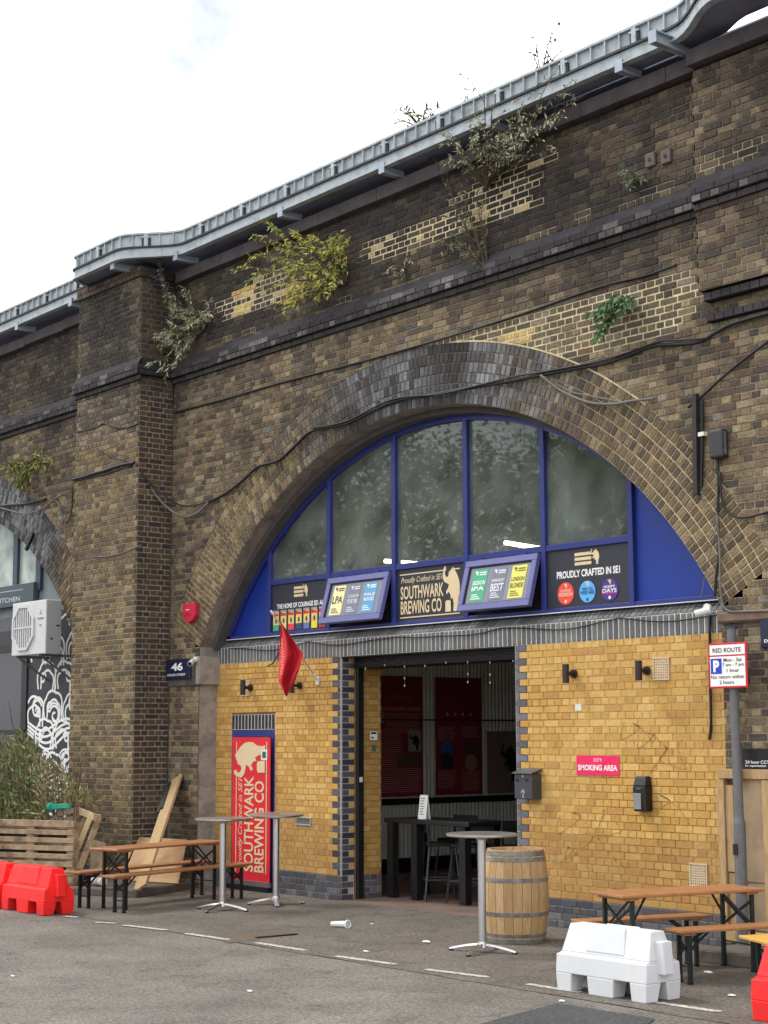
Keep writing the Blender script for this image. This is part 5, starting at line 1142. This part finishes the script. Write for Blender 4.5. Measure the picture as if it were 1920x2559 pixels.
cable('cable', 'pale pipe running down the arch end to the right edge', [(1792,1290),(1799,1380),(1800,1460),(1806,1508),(1822,1527),(1860,1528),(1930,1526)], YCB-.01, .011, M_CABLEG)
cable('cable', 'thin pale cable looping below the dark box', [(1784,1145),(1765,1200),(1755,1240),(1762,1268),(1795,1290),(1782,1350),(1764,1430),(1752,1497)], YCB-.03, .005, M_CABLEG)
cable('cable', 'black cable curving to the right edge below the dark box', [(1800,1180),(1805,1250),(1830,1288),(1870,1292),(1930,1276)], YCB, .012)
cable('cable', 'black cable falling straight down the right yellow wall', [(1774,1535),(1774,1600),(1775,1700),(1777,1800),(1774,1848)], -.03, .014)
cable('cable', 'black cable across the left-edge spandrel', [(-20,1266),(30,1262),(70,1258),(115,1247)], YCB, .022)
cable('cable', 'grey cable drooping across the left-edge spandrel', [(-20,1262),(30,1277),(70,1283),(110,1268),(140,1245),(176,1226)], YCB-.01, .012, M_CABLEG)
cable('cable', 'short grey cable hanging beside the left pier', [(135,1247),(150,1265),(155,1290),(158,1305)], YCB, .011, M_CABLEG)
cable('cable', 'black cable hanging down beside the left pier', [(182,1215),(180,1270),(175,1295),(165,1308)], YCB, .012)
cable('cable', 'thin dark cable high on the left pier', [(190,1080),(240,1068),(260,1058),(290,1068),(320,1068),(346,1058)], PY-.02, .009)
cable('cable', 'thin dark cable slanting on the left pier', [(240,1118),(275,1140),(310,1150),(335,1158)], PY-.02, .007)
cable('cable', 'thin grey cable sagging on the pier below mid height', [(235,1392),(265,1391),(300,1384),(340,1368),(352,1362)], PY-.015, .008, M_CABLEG)
sg = [(x_, 0) for x_ in range(0)]
P_ = [];
for i in range(90):
    t = i/89; x_ = XL+.35+(XR-XL-.5)*t; P_.append((x_, -.03, 3.205-.055*abs(sin(t*15))+.012*sin(t*40)))
m = MB(); m.tube(P_, .007, 5); tag(m.build('cable', M_CABLE, smooth=True), 'slack thin black wire drooping along the grey brick lintel', 'cable', 'cables strung along the brickwork')
P_ = [at(a, b, 1, -.05) for a, b in ((702,1622),(690,1645),(682,1658),(670,1664))]; m = MB(); m.tube(P_, .009, 5); tag(m.build('cable', M_CABLE, smooth=True), 'short black wire tail left of the red flag', 'cable', 'cables strung along the brickwork')
T = thing('cable_conduit', 'tall dark cable conduit on the wall at the right of the arch', 'conduit', at(1742,1100,1,YCB)); a, b = at(1738,985,1,YS-.05), at(1741,1236,1,YS-.05); m = MB(); m.bar(a, b, .05, .05, up=(0,1,0)); m.build('channel', mat('rust-brown conduit', S(44,36,36), .7, var=.3), T); a, b = at(1754,1000,1,YS-.04), at(1752,1215,1,YS-.04); m = MB(); m.tube([a, a.lerp(b, .5)+Vector((.01, 0, 0)), b], .018, 6); m.build('cable_run', M_CABLE, T); m = MB(); q = at(1752,1085,1,YS-.06); m.box(q.x-.03, q.x+.04, YS-.07, YS-.01, q.z-.02, q.z+.02); m.build('clip', M_PVCW, T)
T = thing('junction_box', 'black plastic equipment box on the wall right of the arch', 'equipment box', at(1790,1105,1,YS-.08)); a, b = at(1772,1076,1,YS-.1), at(1809,1142,1,YS-.1); m = MB(); m.box(a.x, b.x, YS-.12, YS-.012, b.z, a.z); m.build('housing', mat('charcoal plastic', S(46,44,48), .5, var=.1), T, bevel=.025, seg=3); m = MB(); m.box(b.x-.012, b.x+.004, YS-.09, YS-.06, b.z+.03, a.z-.03); m.build('trim', M_GREY, T)
# ================================================================== STREET FURNITURE
def poseur(x, y, h, r, label, flat=False, tilt=0, rz=.4):
    T = thing('poseur_table', label, 'table', (x, y, .004), rz, 'tall round aluminium tables')
    m = MB(); m.cyl((0, 0, .075), (0, 0, h-.03), .04 if flat else .038, 18); m.build('column', M_ALU, T, local=True, smooth=False)
    m = MB(); Mt = Matrix.Rotation(tilt, 4, 'X'); c = Vector((0, 0, h)); pr = [(.0, -.028), (r-.012, -.028), (r, -.02), (r, -.004), (r-.008, 0), (0, 0)]
    m.lathe(pr, 36); m.v = [tuple(Mt @ Vector(v)+c) for v in m.v]; m.build('table_top', mat('worn steel table top', S(176,172,168), .35, metal=.75, var=.12, scale=5, dirt=S(132,122,112), dscale=4), T, local=True)
    m = MB(); m.cyl((0, 0, h-.06), (0, 0, h-.027), .05, 16, .075); m.build('collar', M_ALU, T, local=True)
    for k in range(4):
        a = pi/2*k; d = Vector((cos(a), sin(a), 0)); n = 8; m = MB(); vs = []; sd = Vector((-d.y, d.x, 0))
        for i in range(n+1):
            t = i/n; w = (.055 if flat else .03)*(1-.5*t); z = .085-.055*t**1.5; p = d*(.02+.32*t); th = .018
            vs += [p-sd*w+Vector((0, 0, z-th)), p+sd*w+Vector((0, 0, z-th)), p+sd*w*.6+Vector((0, 0, z)), p-sd*w*.6+Vector((0, 0, z))]
        m.add(vs, [(4*i+q, 4*i+(q+1) % 4, 4*i+4+(q+1) % 4, 4*i+4+q) for i in range(n) for q in range(4)]+[(0, 1, 2, 3), (4*n, 4*n+1, 4*n+2, 4*n+3)]); ft_ = m.build('foot', M_ALU, T, local=True, smooth=False)
        m = MB(); m.cyl(d*.325, d*.325+Vector((0, 0, .016)), .024, 10); m.build('foot_pad', M_RUBBER, ft_, local=True)
    m = MB(); m.cyl((0, 0, .05), (0, 0, .1), .055, 16, .045); m.build('hub', M_ALU, T, local=True)
    return T
poseur(-4.97, -1.75, 1.06, .33, 'round aluminium table leftmost, in front of the beer benches')
poseur(-5.11, -.88, 1.075, .33, 'round aluminium table with broad feet before the red banner', True, .03, 1.0)
poseur(-.26, -2.02, 1.095, .335, 'round aluminium table in front of the oak barrel')
T = thing('oak_barrel', 'pale oak barrel with grey hoops standing right of the doorway', 'barrel', (-.66, -1.19, .005)); NS = 22; Hb = .895
def br_(t): return .278+.048*(1-(2*t-1)**2)
for k in range(NS):
    a0, a1 = 2*pi*k/NS+.006, 2*pi*(k+1)/NS-.006; m = MB(); vs = []; n = 14
    for i in range(n+1):
        t = i/n; r = br_(t)+R.uniform(-.0004, .0004)+(.0015 if k % 3 == 0 else 0)
        for q in range(4): a = a0+(a1-a0)*q/3; vs.append((r*cos(a), r*sin(a), t*Hb))
    m.add(vs, [(4*i+q, 4*i+q+1, 4*i+5+q, 4*i+4+q) for i in range(n) for q in range(3)]); o = m.build('stave', mat('oak stave %d' % (k % 5), [S(184,152,108), S(176,144,100), S(190,158,116), S(170,136,94), S(180,148,104)][k % 5], .8, var=.2, scale=6, stretch=(9,9,1.0), dirt=S(132,98,66), dscale=2.2, dlo=.55, dhi=.85), T, local=True, fix=False)
m = MB(); m.lathe([(br_(t/20)-.006, t/20*Hb) for t in range(21)], 44); m.build('inner_shell', colmat(70,48,32), T, local=True)
m = MB(); m.lathe([(0, Hb-.03), (br_(1)-.02, Hb-.03)], 40); m.build('head', M_STAVE, T, local=True, fix=False)
m = MB(); m.lathe([(br_(1)-.022, Hb-.03), (br_(1)-.022, Hb), (br_(1)+.001, Hb)], 40); m.build('chime', M_STAVE, T, local=True, fix=False)
for t0, t1 in ((.0, .05), (.065, .105), (.29, .335), (.655, .70), (.875, .92), (.935, .985)):
    m = MB(); m.lathe([(br_(t0)+.001, t0*Hb), (br_(t0)+.005, t0*Hb+.002), (br_(t1)+.005, t1*Hb-.002), (br_(t1)+.001, t1*Hb)], 48); m.build('hoop', M_HOOP, T, local=True, smooth=False, fix=False)
def beer_seat(kind, p0, p1, label, W_, H_, mt=M_PINE, leg=M_LEGS, inset=.2, group=None):
    """folding table or bench with its long axis from p0 to p1"""
    p0, p1 = Vector((*p0, 0)), Vector((*p1, 0)); d = p1-p0; L_ = d.length; rz = atan2(d.y, d.x)
    T = thing('beer_table' if kind == 't' else 'beer_bench', label, 'table' if kind == 't' else 'bench', ((p0+p1)/2), rz, group); th = .026; h2 = L_/2; nb = 2 if kind == 't' else 1
    if kind == 't':
        for k in range(2): m = MB(); m.box(-h2, h2, -W_/2+k*W_/2+.002, -W_/2+(k+1)*W_/2-.002, H_-th, H_); m.build('top_board', mt, T, local=True, bevel=.005)
    else: m = MB(); m.box(-h2, h2, -W_/2, W_/2, H_-th, H_); m.build('seat_board', mt, T, local=True, bevel=.006, seg=2)
    for s in (-1, 1):
        xl_ = s*(h2-inset); m = MB(); m.box(xl_-.06, xl_+.06, -W_/2+.03, W_/2-.03, H_-th-.022, H_-th-.001); m.build('batten', mt, T, local=True)
        for sy in (-1, 1): m = MB(); y_ = sy*(W_/2-.045); m.box(xl_-.017, xl_+.017, y_-.014, y_+.014, 0.004, H_-th-.022); lg_ = m.build('leg', leg, T, local=True); m = MB(); m.box(xl_-.02, xl_+.02, y_-.018, y_+.018, .0, .02); m.build('foot', M_RUBBER, lg_, local=True)
        y_ = W_/2-.045; zt = H_-th-.05; m = MB(); zb = H_*.52
        m.bar((xl_, -y_, zt-.02), (xl_, y_, zb), .012, .022); m.bar((xl_, y_, zt-.02), (xl_, -y_, zb), .012, .022); m.build('cross_brace', leg, T, local=True)
        m = MB(); m.bar((xl_, -y_, zb*.62), (xl_, y_, zb*.62), .012, .012); m.build('cross_bar', leg, T, local=True)
        m = MB()
        for sy in (-1, 1): m.bar((xl_, sy*y_*.8, H_*.6), (xl_-s*.22, sy*y_*.4, H_-th-.005), .01, .018)
        m.build('folding_stay', leg, T, local=True)
    return T
BLK = mat('black steel leg', S(18,19,22), .55, var=.3)
beer_seat('t', (-5.88, -2.82), (-6.34, -.95), 'long wooden beer table between the two benches by the left pier', .46, .715, leg=BLK)
beer_seat('b', (-5.5, -2.98), (-6.08, -.62), 'wooden beer bench nearest the street at the left table', .24, .435, leg=BLK)
beer_seat('b', (-6.24, -3.02), (-6.82, -.72), 'wooden beer bench on the pier side of the left table', .24, .435, leg=BLK)
beer_seat('t', (1.66, -2.40), (2.02, -.98), 'wooden beer table behind the white barrier', .5, .70, inset=.12)
beer_seat('b', (1.23, -2.3), (1.62, -1.1), 'wooden beer bench between the right yellow wall and table', .24, .44, inset=.13)
beer_seat('b', (2.2, -2.2), (2.6, -.85), 'wooden beer bench on the near side of the right table', .24, .44, inset=.11)
beer_seat('t', (3.06, -2.25), (3.64, -.9), 'yellowish table end at the right edge behind the red barrier', .5, .445, mat('yellow pine', S(206,158,74), .5, var=.2, scale=4, stretch=(14,1.2,14)), inset=.15)
def barrier(x0, y0, rz, mt, label, L_=1.0):
    T = thing('water_barrier', label, 'barrier', (x0, y0, .004), rz, 'plastic water-filled barriers'); m = MB(); h = L_/2; w0, w1 = .2, .145
    m.frus((-h, h, -w0, w0), (-h, h, -w0+.012, w0-.012), .14, .285); m.frus((-h+.012, h-.012, -w0+.014, w0-.014), (-h+.012, h-.012, -w1, w1), .285, .30)
    m.frus((-h+.015, h-.015, -w1, w1), (-h+.05, h-.05, -.075, .075), .30, .515)
    for a, b in ((-h, -h+.17), (-.14, .14), (h-.17, h)):
        for s in (-1, 1): m.frus((a+.012, b-.012, min(s*.06, s*w0*.98), max(s*.06, s*w0*.98)), (a-.0 if a > -h else a, b, min(s*.03, s*w0), max(s*.03, s*w0)), 0, .141)
    m.build('body', mt, T, local=True, bevel=.014, seg=2)
    m = MB(); m.frus((-h+.27, h-.27, -.147, -.125), (-h+.30, h-.30, -.092, -.07), .32, .52); m.frus((-h+.27, h-.27, .125, .147), (-h+.30, h-.30, .07, .092), .32, .52); m.build('recess_panel', mt, T, local=True, bevel=.012, seg=2)
    m = MB(); m.frus((h-.02, h+.06, -.06, .06), (h-.05, h+.045, -.055, .055), .2, .45); m.build('connector_tab', mt, T, local=True, bevel=.012, seg=2)
    m = MB(); m.frus((-h-.002, -h+.04, -.065, .065), (-h+.02, -h+.06, -.06, .06), .3, .44); m.build('connector_slot', mt, T, local=True, bevel=.006)
    return T
b1 = barrier(-6.33, -3.42, .02, M_REDP, 'red plastic barrier with its free end before the left beer benches')
barrier(-7.36, -3.48, .05, M_REDP, 'red plastic barrier cut by the left edge of the picture')
barrier(2.25, -2.93, .0, M_WHTP, 'white plastic barrier on the dashed line, lower right', .95)
barrier(4.16, -2.88, .02, M_REDP, 'red plastic barrier cut by the right edge of the picture')
# ================================================================== PALLETS AND CLUTTER AT THE LEFT PIER
PA = radians(24)
T = thing('pallet_planter', 'weathered pallet standing on edge as a planter front below the hedge', 'pallet', (-7.98, -2.03, .1), PA); Lp = 2.3
for k in range(8): z = .03+k*.102; m = MB(); m.box(-Lp, R.uniform(-.01, .01), -.022, 0, z, z+(.066 if k < 7 else .085)); m.build('slat', M_PALLET, T, local=True, bevel=.004)
for x_ in (-.06, -.72, -1.36, -2.05): m = MB(); m.box(x_-.06, x_+.06, .002, .09, .005, .81); m.build('bearer', M_PALLET, T, local=True, bevel=.004)
for k in range(4): z = .05+k*.22; m = MB(); m.box(-Lp, 0, .092, .112, z, z+.09); m.build('slat', M_PALLET, T, local=True, bevel=.003)
m = MB(); m.box(-Lp, -.5, .14, .5, .0, .72); m.build('soil_box', mat('dark planter box', S(52,44,38), .95, var=.3), T, local=True)
T = thing('leaning_pallet', 'broken pallet frame leaning beside the planter', 'pallet', (-8.2, -1.6, .1))
def lean(px_, py_, y0=-2.0, y1=-1.7): t = max(0, min(1, (2180-py_)/160)); return at(px_, py_, 1, y0+(y1-y0)*t)
for i, (a, b, w) in enumerate((((229,2036),(186,2140),.07),((250,2038),(199,2172),.08),((212,2046),(183,2110),.06),((200,2027),(236,2042),.09),((234,2040),(252,2044),.09),((140,2036),(200,2022),.07),((128,2052),(186,2048),.08),((196,2022),(176,2078),.07))):
    m = MB(); m.bar(lean(*a), lean(*b), .022, w, up=(0, 0, 1)); m.build('slat', mat('new pallet slat', S(206,184,140), .85, var=.2, scale=6) if i in (0, 3) else M_PALLET, T, bevel=.003)
T = thing('leaning_plank', 'long pale plank leaning on the wall with a black bracket at its top', 'plank', at(352,2222,2,.1)); a = at(350,2222,2,.102); b = at(441,1945,1,YS-.06); d = (b-a).normalized()
m = MB(); m.bar(a, b, .04, .24, up=(.55, .3, .5)); m.build('board', M_TIMBER, T, bevel=.004); m = MB(); sd = d.cross(Vector((.55, .3, .5))).normalized(); nn = sd.cross(d).normalized()
for k, (o_, t0, t1) in enumerate(((-.07, .72, .97), (-.13, .7, .95))): m.bar(a+d*((b-a).length*t0)+nn*o_-sd*.035*(1 if sd.y > 0 else -1), a+d*((b-a).length*t1)+nn*o_-sd*.035*(1 if sd.y > 0 else -1), .03, .03)
m.build('black_bracket', M_BLACK, T)
T = thing('plywood_sheet', 'square pale plywood sheet leaning behind the left beer table', 'plywood sheet', at(390,2205,2,.1)); q0, q1 = at(330,2203,2,.102), at(447,2210,2,.102); q2, q3 = at(468,2100,1,q1.y+.3), at(306,2092,1,q0.y+.35); m = MB(); nn = (q1-q0).cross(q3-q0).normalized()*.018; m.add([q0, q1, q2, q3, q0+nn, q1+nn, q2+nn, q3+nn], [(0,1,2,3), (7,6,5,4), (0,4,5,1), (1,5,6,2), (2,6,7,3), (3,7,4,0)]); m.build('sheet', M_PLY, T)
T = thing('wood_offcut', 'dull wooden board propped low behind the left bench', 'board', at(250,2190,2,.1)); q0, q1 = at(225,2190,2,.102), at(262,2196,2,.102); q2, q3 = at(268,2108,1,q1.y+.2), at(232,2098,1,q0.y+.2); m = MB(); nn = (q1-q0).cross(q3-q0).normalized()*.02; m.add([q0, q1, q2, q3, q0+nn, q1+nn, q2+nn, q3+nn], [(0,1,2,3), (7,6,5,4), (0,4,5,1), (1,5,6,2), (2,6,7,3), (3,7,4,0)]); m.build('sheet', M_PALLET, T)
def crumple(p, s, k, seed):
    rr = random.Random(seed); bm = bmesh.new(); bmesh.ops.create_icosphere(bm, subdivisions=2, radius=1)
    m = MB(); vs = []
    for v in bm.verts: n_ = noise.noise(v.co*2.3+Vector((seed, 0, 0))); c = v.co*(1+.45*n_); vs.append((p[0]+c.x*s[0], p[1]+c.y*s[1], max(p[2]+.003, p[2]+s[2]+c.z*s[2])))
    m.add(vs, [tuple(v.index for v in f.verts) for f in bm.faces]); bm.free(); return m
q = at(222,2200,2,.1); tag(crumple(q, (.16, .1, .08), 1, 3).build('plastic_bag', colmat(30,50,150)), 'crumpled blue plastic bag under the left beer bench', 'bag')
q = at(244,2214,2,.1); T = thing('discarded_cup', 'pale discarded cup lying behind the left bench legs', 'cup', q); m = MB(); m.cyl(q+Vector((-.14, 0, .055)), q+Vector((.12, .02, .06)), .045, 14, .055); m.build('body', M_PVCW, T); m = MB(); m.cyl(q+Vector((.0, .012, .058)), q+Vector((.05, .014, .06)), .0535, 14, .0545); m.build('sleeve', colmat(190,176,150), T)
q = at(150,2018,1,-1.9); m = MB(); m.bar(q+Vector((-.22, 0, .0)), q+Vector((.28, 0, .03)), .05, .07); m.cyl(q+Vector((-.3, 0, -.0)), q+Vector((-.2, 0, .0)), .06, 10); tag(m.build('plastic_tool', colmat(40,160,130), bevel=.01), 'teal plastic tool lying on top of the planter', 'tool')
q = at(848,2318,2,.004); T = thing('crushed_cup', 'crushed clear cup lying on the forecourt before the doorway', 'cup', q); m = MB(); m.cyl(q+Vector((-.1, -.02, .03)), q+Vector((.1, .03, .04)), .028, 10, .038); m.build('body', mat('clear plastic', S(206,208,206), .2, var=.1), T); m = MB(); m.lathe([(.038, 0), (.046, .004), (.046, .012), (.038, .016)], 14); m.v = [tuple(Matrix.Translation(q+Vector((.1, .03, .04))) @ Matrix.Rotation(1.5, 4, 'Y') @ Vector(v)) for v in m.v]; m.build('rim', M_WHITE, T)
for i, (a, b, s, lb) in enumerate(((1066,2356,.05,'white scrap of paper left of the aluminium table foot'), (915,2379,.035,'small white scrap on the dashed line'), (625,2478,.03,'white scrap on the road, lower left'), (1405,2503,.03,'white scrap beside the asphalt patch'), (930,2310,.025,'tiny pale scrap before the doorway'), (1770,2432,.045,'white scrap by the right bench legs'), (1830,2490,.04,'white scrap beside the right red barrier'), (32,2440,.025,'white scrap on the road at the left edge'))):
    q = at(a, b, 2, .005); tag(crumple(q, (s, s*.6, s*.22), 1, 20+i).build('paper_scrap', M_WHITE), lb, 'litter', 'scraps of litter')
q0, q1, q2, q3 = [at(*p_, 2, .006) for p_ in ((536,2340),(700,2322),(745,2334),(570,2357))]; m = MB(); m.add([q0, q1, q2, q3], [(0,1,2,3)]); struct(m.build('drain_cover', mat('rusty cover', S(96,84,70), .8, var=.3, scale=20, bump=.5, bscale=40), fix=False))
m = MB(); m.bar(at(640,2343,2,.012), at(742,2334,2,.012), .03, .012); tag(m.build('metal_strip', M_BLACK), 'dark metal strip lying at the edge of the forecourt', 'strip')
# ================================================================== PLANTS
def leafm(name): return mat(name, (.06,.08,.03), .6, var=.2, scale=12, attr=True, spec=.3)
M_LEAF = leafm('leaf'); M_STEM = mat('stem', S(84,70,58), .9, var=.2)
def leaf(mb, p, d, l, w, col, rr):
    d = Vector(d).normalized(); s = d.cross(Vector((rr.uniform(-1, 1), rr.uniform(-1, 1), rr.uniform(.2, 1)))).normalized(); n = s.cross(d)
    a = p; b = p+d*l*.45+s*w/2+n*w*.12; c = p+d*l-n*l*.12; e = p+d*l*.45-s*w/2+n*w*.12; mid = p+d*l*.45-n*w*.1
    mb.add([a, b, c, e, mid], [(0, 1, 4), (1, 2, 4), (2, 3, 4), (3, 0, 4)], col)
def bez(a, b, c, t): return a*(1-t)**2+b*2*t*(1-t)+c*t*t
def plant(name, label, root, tips, cols, ll=.095, lw=.022, per=16, droop=.3, seed=1, twig=2, cat='plant', group='weeds rooted in the viaduct brickwork'):
    rr = random.Random(seed); T = thing(name, label, cat, root, group=group); st = MB(); lf = MB(); root = Vector(root)
    def branch(a, c, r, nl, lvl):
        b = a.lerp(c, .5)+Vector((rr.uniform(-.1, .1), rr.uniform(-.12, 0), .12+rr.uniform(0, .12)))*min(1, (c-a).length*1.4); n = 7; P_ = [bez(a, b, c, i/n) for i in range(n+1)]
        st.tube(P_, [r*(1-.75*i/n) for i in range(n+1)], 4)
        for k in range(nl):
            t = .25+.75*(k+rr.random())/nl; p = bez(a, b, c, t); tg = (bez(a, b, c, min(1, t+.05))-bez(a, b, c, t-.05)).normalized()
            d = tg*.5+Vector((rr.uniform(-1, 1), rr.uniform(-1, .4), rr.uniform(-1, .7)-droop)); cc = rr.choice(cols); cc = mulc(cc, rr.uniform(.65, 1.25)); leaf(lf, p, d, ll*rr.uniform(.6, 1.2), lw*rr.uniform(.7, 1.2), cc, rr)
        if lvl > 0:
            for q in range(twig):
                t = rr.uniform(.35, .9); p = bez(a, b, c, t); e = p+(c-a)*rr.uniform(.15, .35)+Vector((rr.uniform(-.25, .25), rr.uniform(-.18, .08), rr.uniform(-.25, .2)))*min(1, (c-a).length); branch(p, e, r*.5, int(nl*.7), lvl-1)
    for tp_ in tips: branch(root, Vector(tp_), .012, per, 1)
    st.build('stems', M_STEM, T, fix=False); lf.build('foliage', M_LEAF, T, fix=False)['kind'] = 'stuff'
    return T
def tipsat(L_, y0, y1, seed): rr = random.Random(seed); return [at(a, b, 1, rr.uniform(y0, y1)) for a, b in L_]
GY = [S(186,190,96), S(162,172,92), S(140,154,88), S(200,196,104), S(124,138,86), S(208,182,84)]; GG = [S(156,160,126), S(138,146,114), S(174,174,142), S(122,128,102), S(180,176,146)]; GB = [S(112,142,98), S(132,158,116), S(92,122,80)]
plant('buddleia', 'yellow-green buddleia bush rooted in the wall left of centre', at(866,710,1,YS-.01), tipsat([(640,605),(690,575),(660,640),(740,590),(790,590),(830,600),(860,620),(620,640),(700,680),(650,720),(720,740),(800,700),(760,660),(680,770),(740,770),(790,750),(830,660),(850,580),(700,620),(770,620),(630,690),(820,740)], -.9, -.42, 2), GY, ll=.09, lw=.024, per=30, seed=5)
plant('buddleia', 'grey-green weeds trailing in the corner beside the left pier', at(505,830,1,YS-.01), tipsat([(395,860),(380,900),(420,830),(430,790),(440,760),(400,930),(440,920),(470,870),(500,800),(470,800),(520,790),(440,870),(410,840),(460,720),(480,750),(530,780)], -.75, -.4, 3), GG, ll=.10, lw=.022, per=22, seed=6)
plant('buddleia', 'thin dark weed climbing the right edge of the left pier head', at(420,760,1,-.55), tipsat([(400,660),(408,690),(418,715),(402,640)], -.75, -.6, 3), [S(86,92,92), S(110,116,116)], ll=.07, per=14, seed=16)
plant('buddleia', 'large sparse buddleia hanging over the walkway right of centre', at(1215,470,1,YS-.01), tipsat([(1140,360),(1120,330),(1180,290),(1230,260),(1190,330),(1250,330),(1290,300),(1330,280),(1360,250),(1400,230),(1440,250),(1460,240),(1300,360),(1350,330),(1380,300),(1240,390),(1280,400),(1160,400),(1120,410),(1210,230),(1320,390),(1390,370),(1250,290),(1170,250),(1400,290),(1330,320),(1290,340),(1220,360)], -1.0, -.45, 4), GG, ll=.078, lw=.02, per=20, seed=7)
plant('buddleia', 'dry grey weeds drooping below the large buddleia', at(1222,700,1,YS-.01), tipsat([(1130,500),(1150,470),(1190,480),(1110,450),(1170,520),(1210,540),(1130,580),(1160,620),(1110,610),(1150,560)], -.6, -.36, 5), [S(110,112,80), S(96,90,70), S(130,126,96)], ll=.09, lw=.022, per=12, seed=8)
plant('buddleia', 'tall thin sprigs standing against the sky above the walkway', at(1360,230,1,-.5), tipsat([(1390,90),(1405,60),(1340,90),(1380,140),(1420,120),(1330,130)], -.6, -.5, 6), [S(70,72,56), S(56,56,46)], ll=.08, lw=.03, per=5, twig=0, droop=.1, seed=9)
plant('fern', 'bright green fern growing on the wall right of the arch crown', at(1560,745,1,YS-.01), tipsat([(1500,830),(1490,800),(1520,825),(1510,780),(1545,790),(1580,760),(1530,760),(1505,850),(1560,775)], -.55, -.36, 7), GB, ll=.1, lw=.03, per=24, seed=10)
plant('fern', 'small pale fern below the tie plates', at(1590,450,1,YS-.01), tipsat([(1562,430),(1570,455),(1585,440),(1605,445),(1575,470)], -.45, -.35, 8), [S(110,124,96), S(150,160,134)], ll=.09, per=10, twig=1, seed=11)
plant('fern', 'yellow-green ferns growing over the left-edge arch', at(70,1165,1,YS-.01), tipsat([(15,1175),(30,1165),(45,1190),(60,1200),(80,1195),(100,1165),(120,1160),(145,1150),(50,1220),(60,1210),(110,1175),(25,1185),(90,1150)], -.6, -.36, 9), [S(150,156,70), S(124,130,66), S(96,96,60)], ll=.14, lw=.03, per=14, seed=12)
plant('buddleia', 'yellowish compound leaves poking above the walkway parapet', at(1060,330,1,-.4), tipsat([(990,275),(1010,272),(1035,280),(1070,262),(1100,268),(1085,275),(985,310)], -.5, -.42, 10), [S(156,160,70), S(110,116,70), S(80,70,60)], ll=.1, lw=.028, per=10, twig=0, droop=-.2, seed=13)
plant('fern', 'small weed below the string course left of centre', at(1000,665,1,YS-.05), tipsat([(985,690),(965,685),(1010,690),(1030,655)], -.5, -.4, 11), GG, ll=.08, per=8, seed=14)
# hedge behind the pallet
HG = thing('hedge', 'bushy green and straw hedge growing behind the pallet planter', 'hedge', (-9.3, -1.7, .8)); rr = random.Random(21); lf = MB(); st = MB()
for k in range(9000):
    a = rr.random(); px_, py_ = rr.uniform(-60, 240), 0; t = px_/230
    topy = 1842+max(0, t-.3)*220+18*noise.noise(Vector((px_*.03, 0, 0)))*2; py_ = topy+(2080-topy)*rr.random()**.8
    if px_ > 150 and py_ < 1900+(px_-150)*1.2: continue
    if px_ > 120 and (rr.random() < .55 or py_ > 2015): continue
    p = at(px_, py_, 1, rr.uniform(-2.1, -1.0)); c = rr.choice([S(122,136,84), S(108,124,74), S(142,148,98), S(92,108,66), S(156,144,104), S(132,120,84)])
    if px_ > 90 and rr.random() < .5: c = rr.choice([S(164,148,110), S(146,130,94)])
    leaf(lf, p, (rr.uniform(-.6, .6), rr.uniform(-.7, .3), rr.uniform(.0, 1.2)), rr.uniform(.07, .17), .022, mulc(c, rr.uniform(.5, 1.2)), rr)
for k in range(40):
    a = at(rr.uniform(-40, 200), 2075, 1, rr.uniform(-1.9, -1.2)); st.tube([a, a+Vector((rr.uniform(-.1, .1), 0, .5)), a+Vector((rr.uniform(-.25, .25), rr.uniform(-.1, .1), rr.uniform(.8, 1.1)))], [.008, .006, .003], 4)
a = at(48,1895,1,-1.5); st.tube([a, at(30,1800,1,-1.5), at(22,1750,1,-1.5)], [.012, .009, .005], 4)
st.build('stems', M_STEM, HG, fix=False); lf.build('foliage', M_LEAF, HG, fix=False)['kind'] = 'stuff'
# trees across the road, seen only as reflections in the arched window
def tree(x, y, h, r, seed, label):
    rr = random.Random(seed); T = thing('street_tree', label, 'tree', (x, y, 0), group='trees across the road'); m = MB(); m.tube([(x, y, 0), (x+.1, y, h*.3), (x-.1, y+.1, h*.55), (x, y, h*.8)], [.22, .17, .11, .04], 8); m.build('trunk', M_STEM, T, smooth=True); lm = MB(); lf = MB()
    for k in range(16):
        a = rr.uniform(0, 2*pi); z0 = h*rr.uniform(.3, .65); c = Vector((x+cos(a)*r*rr.uniform(.4, .85), y+sin(a)*r*rr.uniform(.4, .85), h*rr.uniform(.42, .95))); lm.tube([(x, y, z0), Vector((x, y, z0)).lerp(c, .5)+Vector((0, 0, .2)), c], [.07, .045, .02], 5)
        for q in range(620):
            d = Vector((rr.gauss(0, 1), rr.gauss(0, 1), rr.gauss(0, .8))); p = c+d*r*.3; leaf(lf, p, (rr.uniform(-1, 1), rr.uniform(-1, 1), rr.uniform(-1, .3)), rr.uniform(.12, .2), .11, mulc(rr.choice([S(74,92,44), S(60,80,38), S(92,106,54)]), rr.uniform(.6, 1.2)), rr)
    lm.build('limbs', M_STEM, T, smooth=True); lf.build('crown', M_LEAF, T, fix=False)
tree(-12.0, -14.2, 8.6, 2.4, 1, 'leafy tree across the road reflected in the right-hand panes')
tree(-16.0, -15.2, 9.2, 2.6, 2, 'leafy tree across the road reflected right of the window centre')
tree(-20.5, -14.4, 9.2, 2.7, 3, 'leafy tree across the road reflected in the window centre')
tree(-25.0, -15.6, 10.8, 2.8, 4, 'tall leafy tree across the road reflected left of centre')
tree(-30.0, -14.6, 11.2, 2.9, 5, 'leafy tree across the road reflected in the left-hand panes')
